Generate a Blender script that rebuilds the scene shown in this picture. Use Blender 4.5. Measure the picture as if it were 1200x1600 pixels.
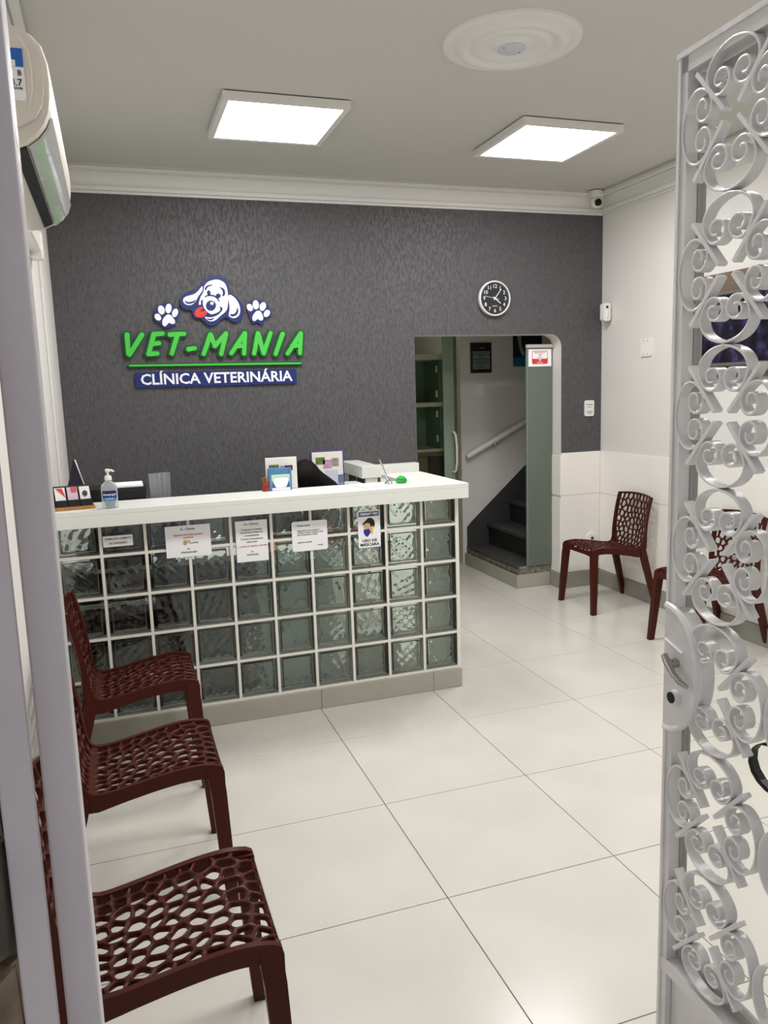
import bpy, bmesh, math, random
from mathutils import Vector, Matrix
for o in list(bpy.data.objects):
    bpy.data.objects.remove(o)
scene = bpy.context.scene
COL = scene.collection
random.seed(7)
# ------------------------------------------------------------------ camera
YAW, PITCH, ROLL, FPX = 0.32319978, 0.1541672, -0.03254654, 1234.45
fw = Vector((math.sin(YAW)*math.cos(PITCH), math.cos(YAW)*math.cos(PITCH), -math.sin(PITCH)))
rt = Vector((math.cos(YAW), -math.sin(YAW), 0)); up = rt.cross(fw)
r2 = rt*math.cos(ROLL)+up*math.sin(ROLL); u2 = -rt*math.sin(ROLL)+up*math.cos(ROLL)
cam_data = bpy.data.cameras.new('camera'); cam = bpy.data.objects.new('camera', cam_data); COL.objects.link(cam)
M = Matrix.Identity(4)
for i in range(3):
    M[i][0], M[i][1], M[i][2] = r2[i], u2[i], -fw[i]
M[2][3] = 1.5573
cam.matrix_world = M
cam_data.sensor_fit = 'HORIZONTAL'; cam_data.sensor_width = 36; cam_data.lens = FPX/1200*36
cam_data.clip_start = 0.02; cam_data.clip_end = 60
scene.camera = cam
# ------------------------------------------------------------------ world and exposure
WORLD_STRENGTH = 0.52
PANEL_STRENGTH = 29.0
w = bpy.data.worlds.new('world'); scene.world = w; w.use_nodes = True
bg = w.node_tree.nodes['Background']; bg.inputs[0].default_value = (0.92, 0.90, 0.94, 1); bg.inputs[1].default_value = WORLD_STRENGTH
vs = scene.view_settings
vs.view_transform = 'Standard'; vs.look = 'None'; vs.gamma = 1; vs.exposure = 0.0; vs.use_curve_mapping = False

# ------------------------------------------------------------------ materials
def s2l(c):
    return tuple(((v/255)/12.92 if v/255 <= .04045 else ((v/255+.055)/1.055)**2.4) for v in c)
MATS = {}
def mat(name, rgb, rough=.5, metal=0, spec=.5, noise=None, bump=None, emit=None, trans=0, ior=1.45, coat=0, alpha=1):
    """noise=(scale, amount[, (sx,sy,sz)]) colour variation; bump=(scale, strength[, (sx,sy,sz)])"""
    if name in MATS: return MATS[name]
    m = bpy.data.materials.new(name); m.use_nodes = True
    nt = m.node_tree; b = nt.nodes['Principled BSDF']; L = nt.links
    col = s2l(rgb)
    b.inputs['Base Color'].default_value = (*col, 1)
    b.inputs['Roughness'].default_value = rough; b.inputs['Metallic'].default_value = metal
    b.inputs['Specular IOR Level'].default_value = spec
    b.inputs['IOR'].default_value = ior
    b.inputs['Transmission Weight'].default_value = trans
    b.inputs['Coat Weight'].default_value = coat
    b.inputs['Alpha'].default_value = alpha
    if emit:
        b.inputs['Emission Color'].default_value = (*s2l(emit[0]), 1); b.inputs['Emission Strength'].default_value = emit[1]
    def coords(sc):
        tc = nt.nodes.new('ShaderNodeTexCoord'); mp = nt.nodes.new('ShaderNodeMapping')
        mp.inputs['Scale'].default_value = sc; L.new(tc.outputs['Object'], mp.inputs[0]); return mp
    if noise:
        mp = coords(noise[2] if len(noise) > 2 else (1, 1, 1))
        n = nt.nodes.new('ShaderNodeTexNoise'); n.inputs['Scale'].default_value = noise[0]; n.inputs['Detail'].default_value = 5
        L.new(mp.outputs[0], n.inputs['Vector'])
        rp = nt.nodes.new('ShaderNodeValToRGB'); a = noise[1]
        rp.color_ramp.elements[0].position = .3; rp.color_ramp.elements[1].position = .7
        rp.color_ramp.elements[0].color = (*[max(0, c*(1-a)) for c in col], 1)
        rp.color_ramp.elements[1].color = (*[min(1, c*(1+a)) for c in col], 1)
        L.new(n.outputs['Fac'], rp.inputs[0]); L.new(rp.outputs[0], b.inputs['Base Color'])
    if bump:
        mp = coords(bump[2] if len(bump) > 2 else (1, 1, 1))
        n = nt.nodes.new('ShaderNodeTexNoise'); n.inputs['Scale'].default_value = bump[0]; n.inputs['Detail'].default_value = 4
        L.new(mp.outputs[0], n.inputs['Vector'])
        bp = nt.nodes.new('ShaderNodeBump'); bp.inputs['Strength'].default_value = bump[1]; bp.inputs['Distance'].default_value = .01
        L.new(n.outputs['Fac'], bp.inputs['Height']); L.new(bp.outputs[0], b.inputs['Normal'])
    MATS[name] = m
    return m
m_floor = mat('porcelain_floor', (206, 204, 194), .22, noise=(3.2, .045), bump=(60, .012))
m_grout = mat('grout', (84, 80, 72), .9)
m_white = mat('white_wall_paint', (222, 220, 214), .6, noise=(2, .02), bump=(90, .06))
m_ceil = mat('ceiling_paint', (205, 204, 199), .7, noise=(1.2, .02))
m_corn = mat('cornice_plaster', (226, 226, 222), .6)
m_wtile = mat('cream_wall_tile', (240, 237, 230), .28, noise=(2, .02))
m_base = mat('grey_baseboard_tile', (152, 150, 140), .35, noise=(6, .06))
m_base2 = mat('plinth_tile', (170, 168, 156), .35, noise=(6, .05))
m_top = mat('white_laminate', (230, 233, 226), .3)
m_mort = mat('white_mortar', (232, 231, 220), .5)
m_brown = mat('brown_plastic', (68, 25, 16), .36, spec=.22, bump=(160, .02))
m_black = mat('black_plastic', (14, 14, 15), .4)
m_dark = mat('dark_grey', (40, 40, 42), .5)
m_wplast = mat('white_plastic', (232, 231, 226), .35)
m_paper = mat('white_paper', (248, 248, 250), .8)
m_chrome = mat('chrome', (205, 205, 205), .12, metal=1)
m_ink = mat('black_ink', (25, 25, 28), .7)
m_redink = mat('red_ink', (190, 60, 60), .7)
m_navy = mat('navy_acrylic', (22, 40, 105), .35)
m_swhite = mat('sign_white', (240, 240, 244), .35)
m_red = mat('red_acrylic', (214, 58, 38), .4)
m_lgreen = mat('bright_green_acrylic', (72, 196, 70), .35)
m_dgreen = mat('dark_green_acrylic', (6, 82, 34), .45)
m_gate = mat('silver_gate_paint', (222, 222, 222), .3, metal=.08, bump=(60, .16), noise=(14, .06))
m_frame = mat('grey_frame_paint', (196, 190, 191), .45, bump=(35, .1), noise=(9, .05))
m_teal = mat('teal', (20, 110, 125), .5)

def plaster_grey():
    m = bpy.data.materials.new('grey_textured_plaster'); m.use_nodes = True
    nt = m.node_tree; b = nt.nodes['Principled BSDF']; L = nt.links
    b.inputs['Roughness'].default_value = .55
    tc = nt.nodes.new('ShaderNodeTexCoord')
    def nz(sc, scale, det):
        mp = nt.nodes.new('ShaderNodeMapping'); mp.inputs['Scale'].default_value = sc; L.new(tc.outputs['Object'], mp.inputs[0])
        n = nt.nodes.new('ShaderNodeTexNoise'); n.inputs['Scale'].default_value = scale; n.inputs['Detail'].default_value = det
        n.inputs['Roughness'].default_value = .65
        L.new(mp.outputs[0], n.inputs['Vector']); return n
    a = nz((3.0, 3.0, 1.1), 26, 6); c = nz((1, 1, .45), 60, 3)
    rp = nt.nodes.new('ShaderNodeValToRGB'); rp.color_ramp.elements[0].position = .34; rp.color_ramp.elements[1].position = .5
    L.new(a.outputs['Fac'], rp.inputs[0])
    mx = nt.nodes.new('ShaderNodeMath'); mx.operation = 'MULTIPLY_ADD'; L.new(c.outputs['Fac'], mx.inputs[0]); mx.inputs[1].default_value = .35; L.new(rp.outputs[0], mx.inputs[2])
    bp = nt.nodes.new('ShaderNodeBump'); bp.inputs['Strength'].default_value = .5; bp.inputs['Distance'].default_value = .0035
    L.new(mx.outputs[0], bp.inputs['Height']); L.new(bp.outputs[0], b.inputs['Normal'])
    r2_ = nt.nodes.new('ShaderNodeValToRGB'); r2_.color_ramp.elements[0].color = (*s2l((68, 68, 69)), 1); r2_.color_ramp.elements[1].color = (*s2l((84, 84, 85)), 1)
    r2_.color_ramp.elements[0].position = .35; r2_.color_ramp.elements[1].position = .6
    L.new(a.outputs['Fac'], r2_.inputs[0]); L.new(r2_.outputs[0], b.inputs['Base Color'])
    return m
m_grey = plaster_grey()

# ------------------------------------------------------------------ mesh helpers
class MB:
    def __init__(s): s.v, s.f, s.mi = [], [], []
    def add(s, vs, fs, mi=0):
        n = len(s.v); s.v += [tuple(p) for p in vs]
        for f in fs: s.f.append([n+i for i in f]); s.mi.append(mi)
        return s
    def box(s, a, b, mi=0, bev=0):
        x0, y0, z0 = a; x1, y1, z1 = b
        if bev:
            bm = bmesh.new(); bmesh.ops.create_cube(bm, size=1)
            for v in bm.verts: v.co = Vector(((x0+x1)/2+v.co.x*(x1-x0), (y0+y1)/2+v.co.y*(y1-y0), (z0+z1)/2+v.co.z*(z1-z0)))
            bmesh.ops.bevel(bm, geom=bm.edges[:], offset=bev, segments=2, affect='EDGES', profile=.5)
            bm.verts.index_update()
            s.add([v.co[:] for v in bm.verts], [[v.index for v in f.verts] for f in bm.faces], mi); bm.free(); return s
        return s.add([(x0,y0,z0),(x1,y0,z0),(x1,y1,z0),(x0,y1,z0),(x0,y0,z1),(x1,y0,z1),(x1,y1,z1),(x0,y1,z1)],
                     [(0,3,2,1),(4,5,6,7),(0,1,5,4),(1,2,6,5),(2,3,7,6),(3,0,4,7)], mi)
    def prism(s, pts, axis, lo, hi, mi=0, mi_side=None):
        """2-D outline extruded along an axis: 'x' pts=(y,z), 'y' pts=(x,z), 'z' pts=(x,y)"""
        n = len(pts)
        def P(p, t): return {'x': (t, p[0], p[1]), 'y': (p[0], t, p[1]), 'z': (p[0], p[1], t)}[axis]
        area = sum(pts[i][0]*pts[(i+1) % n][1]-pts[(i+1) % n][0]*pts[i][1] for i in range(n))
        if (area < 0): pts = pts[::-1]
        flip = axis == 'y'
        vs = [P(p, lo) for p in pts]+[P(p, hi) for p in pts]
        lo_f = list(range(n)); hi_f = list(range(n, 2*n))
        if not flip: lo_f = lo_f[::-1]
        else: hi_f = hi_f[::-1]
        s.add(vs, [lo_f, hi_f], mi)
        k = len(s.v)-2*n
        for i in range(n):
            j = (i+1) % n
            f = [k+i, k+j, k+n+j, k+n+i]
            if flip: f = f[::-1]
            s.f.append(f); s.mi.append(mi if mi_side is None else mi_side)
        return s
    def loft(s, secs, mi=0, cap=True, closed=False):
        n = len(secs[0]); k = len(s.v)
        for q in secs: s.v += [tuple(p) for p in q]
        m = len(secs)
        for a in range(m if closed else m-1):
            b = (a+1) % m
            for i in range(n):
                j = (i+1) % n
                s.f.append([k+a*n+i, k+a*n+j, k+b*n+j, k+b*n+i]); s.mi.append(mi)
        if cap and not closed:
            s.f.append([k+i for i in range(n)][::-1]); s.mi.append(mi)
            s.f.append([k+(m-1)*n+i for i in range(n)]); s.mi.append(mi)
        return s
    def tube(s, pts, r, n=10, mi=0, closed=False):
        pts = [Vector(p) for p in pts]; m = len(pts); rs = r if isinstance(r, (list, tuple)) else [r]*m
        secs = []; ref = None
        for i, p in enumerate(pts):
            a = pts[i-1] if i > 0 else (pts[-1] if closed else p); b = pts[i+1] if i < m-1 else (pts[0] if closed else p)
            t = (b-a).normalized()
            if ref is None: ref = Vector((0, 0, 1)) if abs(t.z) < .9 else Vector((1, 0, 0))
            x = t.cross(ref).normalized(); y = x.cross(t).normalized(); ref = y
            secs.append([p+(x*math.cos(q)+y*math.sin(q))*rs[i] for q in [2*math.pi*k/n for k in range(n)]])
        return s.loft(secs, mi, closed=closed)
    def lathe(s, prof, c, axis='z', n=24, mi=0, caps=True):
        secs = []
        for r, h in prof:
            q = []
            for k in range(n):
                a = 2*math.pi*k/n
                if axis == 'z': q.append((c[0]+r*math.cos(a), c[1]+r*math.sin(a), c[2]+h))
                elif axis == 'y': q.append((c[0]+r*math.cos(a), c[1]+h, c[2]+r*math.sin(a)))
                else: q.append((c[0]+h, c[1]+r*math.cos(a), c[2]+r*math.sin(a)))
            secs.append(q)
        return s.loft(secs, mi, cap=caps)
    def build(s, name, mats, parent=None, smooth=False, fix=True):
        me = bpy.data.meshes.new(name); me.from_pydata(s.v, [], s.f)
        for m in (mats if isinstance(mats, (list, tuple)) else [mats]): me.materials.append(m)
        for p, i in zip(me.polygons, s.mi): p.material_index = i
        if fix:
            bm = bmesh.new(); bm.from_mesh(me); bmesh.ops.recalc_face_normals(bm, faces=bm.faces); bm.to_mesh(me); bm.free()
        if smooth:
            for p in me.polygons: p.use_smooth = True
            try: me.set_sharp_from_angle(angle=math.radians(38))
            except Exception: pass
        me.update()
        o = bpy.data.objects.new(name, me); COL.objects.link(o)
        if parent: o.parent = parent
        return o
def empty(name, loc=(0, 0, 0), rz=0):
    o = bpy.data.objects.new(name, None); COL.objects.link(o); o.location = loc; o.rotation_euler = (0, 0, rz); o.empty_display_size = .05
    return o
def tag(o, label, cat, group=None):
    o['label'] = label; o['category'] = cat
    if group: o['group'] = group
    return o
def struct(o, label=None, cat=None):
    o['kind'] = 'structure'
    if label: o['label'] = label
    if cat: o['category'] = cat
    return o
def copy_tree(o, parent=None):
    c = o.copy(); COL.objects.link(c)
    if parent: c.parent = parent
    for ch in list(o.children): copy_tree(ch, c)
    return c
def smooth_poly(pts, k=4):
    """closed Catmull-Rom through the points"""
    n = len(pts); out = []
    for i in range(n):
        p0, p1, p2, p3 = pts[i-1], pts[i], pts[(i+1) % n], pts[(i+2) % n]
        for j in range(k):
            t = j/k
            out.append(tuple(.5*((2*p1[a])+(-p0[a]+p2[a])*t+(2*p0[a]-5*p1[a]+4*p2[a]-p3[a])*t*t+(-p0[a]+3*p1[a]-3*p2[a]+p3[a])*t**3) for a in range(2)))
    return out
def rrect(x0, z0, x1, z1, r, n=5):
    out = []
    for cx, cz, a0 in ((x1-r, z1-r, 0), (x0+r, z1-r, 90), (x0+r, z0+r, 180), (x1-r, z0+r, 270)):
        for k in range(n+1):
            a = math.radians(a0+90*k/n); out.append((cx+r*math.cos(a), cz+r*math.sin(a)))
    return out
def text_mesh(name, lines, mats, parent, plane, extr=.0004, offset=0.00018, shear=0):
    """lines=[(string, size, u, v[, align[, mi[, width]]])]; plane(u, v, h) -> world point. One joined mesh of printed letters."""
    mb = MB()
    for ln in lines:
        t, size, u, v = ln[:4]; al = ln[4] if len(ln) > 4 else 'CENTER'; mi = ln[5] if len(ln) > 5 else 0; wid = ln[6] if len(ln) > 6 else None
        cu = bpy.data.curves.new('txt', 'FONT'); cu.body = t; cu.size = size; cu.align_x = al; cu.align_y = 'CENTER'; cu.resolution_u = 2; cu.offset = offset; cu.shear = shear
        ob = bpy.data.objects.new('txt', cu); COL.objects.link(ob)
        dg = bpy.context.evaluated_depsgraph_get(); me = bpy.data.meshes.new_from_object(ob.evaluated_get(dg))
        bpy.data.objects.remove(ob); bpy.data.curves.remove(cu)
        xs = [q.co.x for q in me.vertices] or [0]
        sx = (wid/(max(xs)-min(xs))) if wid else 1
        vs_ = [plane(u+q.co.x*sx, v+q.co.y, extr) for q in me.vertices]
        mb.add(vs_, [list(p.vertices) for p in me.polygons], mi)
        bpy.data.meshes.remove(me)
    return mb.build(name, mats, parent, fix=False)
def on_back(y):      # plane facing -y
    return lambda u, v, h: (u, y-h, v)
def on_right(x):     # plane facing -x, u runs towards -y
    return lambda u, v, h: (x-h, -u, v)

# ------------------------------------------------------------------ room dimensions
XL, XR, YB, YF, ZC = -.30, 3.50, 5.19, .58, 2.90
DX0, DX1, DZ = 2.0, 3.155, 1.915     # doorway to the stairs
TH = .13
# floor with separate tiles
fl = struct(MB().box((XL-.1, .40, -.06), (4.6, 7.6, -.0065)).build('floor', m_grout))
GX, GY, T = .8573, 3.2615, .6
tile_cache = {}
def tile_mesh(w_, d_):
    k = (round(w_, 3), round(d_, 3))
    if k not in tile_cache:
        b = .0006; g = .0015; z = 0.0
        x0, x1, y0, y1 = -w_/2+g, w_/2-g, -d_/2+g, d_/2-g
        v = [(x0,y0,-.006),(x1,y0,-.006),(x1,y1,-.006),(x0,y1,-.006),(x0,y0,z-b),(x1,y0,z-b),(x1,y1,z-b),(x0,y1,z-b),(x0+b,y0+b,z),(x1-b,y0+b,z),(x1-b,y1-b,z),(x0+b,y1-b,z)]
        f = [(0,1,5,4),(1,2,6,5),(2,3,7,6),(3,0,4,7),(4,5,9,8),(5,6,10,9),(6,7,11,10),(7,4,8,11),(8,9,10,11)]
        me = bpy.data.meshes.new('tile'); me.from_pydata(v, [], f); me.materials.append(m_floor); tile_cache[k] = me
    return tile_cache[k]
for i in range(-2, 7):
    for j in range(-5, 8):
        x0, x1 = max(GX+i*T, XL), GX+(i+1)*T; y0, y1 = max(GY+j*T, .45), GY+(j+1)*T
        if y0 < YB: x1 = min(x1, XR)
        else: x1 = min(x1, 4.3)
        y1 = min(y1, 7.4)
        if x1-x0 < .02 or y1-y0 < .02: continue
        o = bpy.data.objects.new('tile', tile_mesh(x1-x0, y1-y0)); COL.objects.link(o); o.location = ((x0+x1)/2, (y0+y1)/2, 0); o.parent = fl
# ceiling
struct(MB().box((XL-.15, .43, ZC), (XR+.15, YB+TH, ZC+.12)).build('ceiling', m_ceil))
# walls
door = []
rr = .09
arc = [(DX1-rr+rr*math.cos(a), DZ-rr+rr*math.sin(a)) for a in [math.pi/2*k/8 for k in range(9)]]
outl = [(XL-.15, -.05), (DX0, -.05), (DX0, DZ-.015)] + [(DX0+.015, DZ)] + arc[::-1] + [(DX1, -.05), (XR+.15, -.05), (XR+.15, ZC), (XL-.15, ZC)]
wb = MB().prism(outl, 'y', YB, YB+TH, 0, 1)
# far side of the wall is white too
wb.mi[1] = 1
wback = struct(wb.build('wall_back', [m_grey, m_white]))
wright = struct(MB().box((XR, .43, -.05), (XR+.15, YB, ZC)).build('wall_right', m_white))
wl = MB().box((XL-.15, .43, -.05), (XL, YB, ZC))
wl.box((XL, 4.45, 0), (XL+.012, YB, 2.757), bev=.004)
wleft = struct(wl.build('wall_left', m_white))
wfront = struct(MB().box((XL-1.2, .43, -.05), (-.10, .58, 2.9)).build('wall_front', m_white))
struct(MB().box((.99, .43, -.05), (XR+.15, .58, 2.9)).build('wall_front_right', m_white))
struct(MB().box((-.10, .43, 2.195), (.99, .58, 2.9)).build('wall_front_top', m_white))
# cream wall tiles (wainscot) on back wall right of the doorway, in the reveal, and on the right wall
def wtile(parent, a, b, nm='wall_tile'):
    return MB().box(a, b, bev=.0012).build(nm, m_wtile, parent)
zt = [(.118, .716), (.718, 1.040)]
for z0, z1 in zt:
    wtile(wback, (DX1-.004, YB-.008, z0), (XR-.008, YB, z1))
    wtile(wback, (DX1-.008, YB-.004, z0), (DX1, YB+TH, z1-.018))
    for k in range(8):
        y1 = YB-.008-.6*k; y0 = max(y1-.598, .59)
        if y1-y0 > .05: wtile(wright, (XR-.008, y0, z0), (XR, y1, z1))
# baseboards: separate grey tiles
bb = MB().box((XR-.016, .6, .001), (XR-.009, YB-.02, .115)).build('baseboard_right', m_grout); struct(bb)
for k in range(8):
    y1 = YB-.02-.6*k; y0 = max(y1-.598, .6)
    if y1-y0 > .05: MB().box((XR-.022, y0, .001), (XR-.010, y1, .116), bev=.0015).build('baseboard_tile', m_base, bb)
bb = MB().box((DX1-.006, YB-.017, .001), (XR-.024, YB-.009, .115)).build('baseboard_back', m_grout); struct(bb)
MB().box((DX1-.014, YB-.024, .001), (XR-.024, YB-.012, .116), bev=.0015).build('baseboard_tile', m_base, bb)
MB().box((DX1-.020, YB-.022, .001), (DX1-.009, YB+TH, .116), bev=.0015).build('baseboard_tile', m_base, bb)
bb = MB().box((XL, .6, .001), (XL+.008, 3.6, .115)).build('baseboard_left', m_grout); struct(bb)
for k in range(5):
    y0 = .6+.6*k
    MB().box((XL+.001, y0+.001, .001), (XL+.014, y0+.599, .116), bev=.0015).build('baseboard_tile', m_base, bb)
# cornices
prof = [(0, 2.757), (.012, 2.757), (.012, 2.784), (.017, 2.784), (.018, 2.771), (.032, 2.772), (.032, 2.794), (.020, 2.797), (.024, 2.815), (.034, 2.834), (.050, 2.850), (.068, 2.861), (.070, 2.876), (.077, 2.876), (.078, 2.864), (.108, 2.866), (.110, 2.884), (.100, 2.887), (.100, ZC), (0, ZC)]
def trim(name, mb): return struct(mb.build(name, m_corn, smooth=True))
trim('trim_1', MB().prism([(YB-d, z) for d, z in prof], 'x', XL, XR))
trim('trim_2', MB().prism([(XR-d, z) for d, z in prof], 'y', .58, YB))
trim('trim_3', MB().prism([(XL+d, z) for d, z in prof], 'y', .58, YB))

# ------------------------------------------------------------------ passage and stairs behind the doorway
YS = 6.28
struct(MB().box((2.83, YS, -.05), (4.6, YS+.12, 2.7)).build('wall_stair', m_white))
struct(MB().box((1.35, 7.35, -.05), (2.95, 7.45, 2.7)).build('wall_passage', m_white))
struct(MB().box((1.25, YB+TH, -.05), (1.35, 7.45, 2.7)).build('wall_passage_left', m_white))
struct(MB().box((2.83, YS+.12, -.05), (2.95, 7.4, 2.7)).build('wall_passage_right', m_white))
struct(MB().box((4.5, YB+TH, -.05), (4.6, YS, 2.7)).build('wall_stair_end', m_white))
struct(MB().box((1.25, YB+TH, 2.62), (4.6, 7.45, 2.72)).build('ceiling_passage', m_ceil))
struct(MB().box((XR+.15, YB, -.05), (4.6, YB+TH, 2.72)).build('wall_stair_front', m_white))
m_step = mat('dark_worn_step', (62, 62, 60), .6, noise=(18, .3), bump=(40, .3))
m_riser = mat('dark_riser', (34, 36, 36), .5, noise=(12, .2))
m_rough = mat('rough_broken_plaster', (128, 122, 108), .9, noise=(40, .6), bump=(60, .9))
st = empty('staircase', (2.86, 5.8, 0)); tag(st, 'dark grey worn staircase climbing to the right behind the doorway', 'staircase')
def P_(mb, name, m, par, smooth=False):      # build in world coordinates under an unrotated parent empty
    o = mb.build(name, m, par, smooth); o.location = -Vector(par.location); return o
Y0S = YB+TH+.003
for k in range(6):
    x0 = 2.865+.215*k; zt_ = .165+.19*k
    nx = .035 if k else 0.0
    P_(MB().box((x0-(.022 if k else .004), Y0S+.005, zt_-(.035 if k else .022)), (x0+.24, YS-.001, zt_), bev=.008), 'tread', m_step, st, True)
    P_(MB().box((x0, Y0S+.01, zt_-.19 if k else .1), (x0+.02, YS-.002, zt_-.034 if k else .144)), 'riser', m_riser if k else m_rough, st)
P_(MB().box((2.87, Y0S, .10), (3.19, Y0S+.012, .165), bev=.003), 'broken_edge', m_rough, st)
pl = P_(MB().box((2.842, Y0S-.006, .001), (2.853, YS-.01, .104), bev=.0015), 'plinth_tile', m_base2, st)
P_(MB().box((2.842, Y0S-.012, .001), (DX1-.022, Y0S-.0005, .104), bev=.0015), 'plinth_tile', m_base2, st)
P_(MB().prism([(2.87, .12), (2.87, .33), (2.905, .37), (4.2, 1.50), (4.2, .12)], 'y', YS-.006, YS-.0005), 'stringer', mat('dark_stringer_paint', (58, 58, 58), .6, noise=(8, .12)), st)
# handrail
hr = empty('handrail', (2.88, YS, .96)); tag(hr, 'white round handrail on the wall above the stairs', 'handrail')
a, b = Vector((2.86, YS-.05, .955)), Vector((4.1, YS-.05, 1.562))
P_(MB().tube([a, a.lerp(b, .01), b], [.018, .024, .024], 12), 'rail', m_wplast, hr, True)
for t in (.22, .75):
    p = a.lerp(b, t)
    P_(MB().tube([p+Vector((0, 0, -.02)), p+Vector((0, .01, -.05)), p+Vector((0, .049, -.055))], .009, 8), 'bracket', m_chrome, hr, True)
# glass panel beside the stairs
m_frost = mat('smoked_frosted_glass', (146, 156, 146), .3, trans=.55, ior=1.3)
gp = empty('frosted_partition', (3.04, YB+TH, .165)); tag(gp, 'narrow grey-green frosted glass panel standing on the first step', 'glass panel')
GXL, GXR, GYp = 2.935, 3.150, YB+TH-.012
P_(MB().box((GXL, GYp, .168), (GXR, GYp+.010, 1.835), bev=.001), 'pane', m_frost, gp)
P_(MB().box((GXL-.004, GYp-.006, 1.826), (GXR+.002, GYp+.016, 1.850), bev=.002), 'top_channel', m_wplast, gp)
P_(MB().box((GXL-.004, GYp-.004, .168), (GXL+.004, GYp+.014, 1.826)), 'edge_strip', mat('grey_green_edge', (120, 138, 132), .3), gp)
sk = tag(empty('alarm_sticker', (3.04, GYp, 1.75)), 'white card with red and white 24 hour warning on the glass panel', 'sticker')
P_(MB().box((GXL+.012, GYp-.0016, 1.688), (GXR-.010, GYp-.0004, 1.815)), 'card', m_paper, sk)
sx0, sx1 = GXL+.042, GXR-.040
P_(MB().prism(rrect(sx0, 1.706, sx1, 1.800, .012), 'y', GYp-.0022, GYp-.0016), 'badge', mat('sticker_red', (212, 60, 48), .5), sk)
P_(MB().prism(rrect(sx0+.004, 1.744, sx1-.004, 1.796, .009), 'y', GYp-.0028, GYp-.0022), 'badge_field', m_paper, sk)
sm = (sx0+sx1)/2
o = text_mesh('lettering', [('MONITORADO', .015, sm, 1.788, 'CENTER', 0, .085), ('24', .022, sm, 1.772, 'CENTER', 1), ('HORAS', .012, sm, 1.753, 'CENTER', 0), ('ÁREA', .011, sm, 1.738, 'CENTER', 2), ('SOB', .010, sm, 1.727, 'CENTER', 2), ('VIGILÂNCIA', .010, sm, 1.715, 'CENTER', 2)], [mat('sticker_red', (0,0,0)), m_ink, m_paper], sk, on_back(GYp-.0029)); o.location = -Vector(sk.location)
# plaque, switch and poster on the stair wall
pq = tag(empty('directory_plaque', (3.02, YS, 1.8)), 'dark framed directory plaque listing rooms above the handrail', 'plaque')
P_(MB().box((2.925, YS-.012, 1.668), (3.125, YS-.001, 1.925), bev=.002), 'frame', mat('dark_metal_frame', (46, 50, 50), .35), pq)
P_(MB().box((2.940, YS-.0135, 1.683), (3.110, YS-.0121, 1.910)), 'face', m_black, pq)
rows = [(1.825, 1.852), (1.788, 1.820), (1.757, 1.783), (1.700, 1.752)]
for z0, z1 in rows: P_(MB().box((2.944, YS-.0142, z0), (3.106, YS-.0136, z1)), 'nameplate', mat('green_grey_plate', (120, 138, 130), .4), pq)
o = text_mesh('lettering', [('1º PISO', .022, 3.025, 1.878, 'CENTER', 1), ('CONSULTÓRIO 2', .017, 3.025, 1.838), ('CENTRO', .014, 3.025, 1.811), ('CIRÚRGICO', .014, 3.025, 1.797), ('LABORATÓRIO', .017, 3.025, 1.770), ('SALA DE', .018, 3.025, 1.739), ('TRATAMENTO', .018, 3.025, 1.718)], [m_black, mat('plaque_grey', (120, 128, 122), .5)], pq, on_back(YS-.0144)); o.location = -Vector(pq.location)
def plate(name, label, x, z, y, w_=.072, h_=.115, par=None, cat='switch'):
    e = tag(empty(name, (x, y, z)), label, cat)
    P_(MB().prism(rrect(x-w_/2, z-h_/2, x+w_/2, z+h_/2, .014), 'y', y-.009, y-.0005), 'plate', m_wplast, e, True)
    return e
e = plate('light_switch', 'white rounded light switch on the stair wall under the plaque', 3.015, 1.520, YS)
P_(MB().box((3.000, YS-.013, 1.500), (3.030, YS-.0091, 1.545), bev=.002), 'rocker', m_wplast, e)
po = tag(empty('poster', (3.45, YS, 1.85)), 'dark poster with teal lower half high on the stair wall', 'poster')
P_(MB().box((3.335, YS-.004, 1.715), (3.62, YS-.001, 2.12)), 'sheet', mat('poster_dark', (22, 28, 32), .6, noise=(9, .5)), po)
P_(MB().box((3.335, YS-.0046, 1.716), (3.62, YS-.0041, 1.795)), 'teal_band', m_teal, po)
P_(MB().prism(smooth_poly([(3.375, 2.0), (3.40, 1.86), (3.43, 1.80), (3.445, 1.83), (3.42, 1.90), (3.41, 2.0)]), 'y', YS-.0052, YS-.0041), 'pale_figure', mat('poster_pale', (135, 150, 150), .6), po)
# passage shelving; green tint of light through glass painted into the shelf colours
m_sh = mat('glass_tint_shelf', (196, 204, 176), .5); m_shb = mat('green_backboard', (120, 146, 122), .6, noise=(5, .12)); m_olive = mat('olive_board', (112, 112, 84), .6)
sh = tag(empty('shelving_unit', (2.3, 6.7, 0)), 'built-in shelving coloured with the green tint of glass, seen through the left of the doorway', 'shelving')
P_(MB().box((1.75, 6.98, .02), (2.82, 7.0, 1.80)), 'backboard', m_shb, sh)
for z0, z1 in ((1.800, 1.848), (1.388, 1.425), (.985, 1.010)):
    P_(MB().box((1.75, 6.60, z0), (2.82, 6.979, z1), bev=.003), 'shelf', m_sh, sh)
P_(MB().box((1.75, 6.605, .945), (2.82, 6.63, .983)), 'rail', m_olive, sh)
P_(MB().box((1.73, 6.60, .02), (1.749, 7.0, 1.93)), 'side_panel', m_sh, sh)
P_(MB().box((2.781, 6.632, 1.011), (2.82, 6.979, 1.387)), 'side_panel', m_shb, sh); P_(MB().box((2.781, 6.632, 1.426), (2.82, 6.979, 1.799)), 'side_panel', m_shb, sh)
for k in range(7):
    x0 = 1.76+.15*k
    P_(MB().box((x0, 6.61, .05), (x0+.143, 6.628, .942), bev=.003), 'door_board', m_olive if k % 2 else mat('dark_olive_board', (66, 66, 50), .6), sh)
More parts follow.
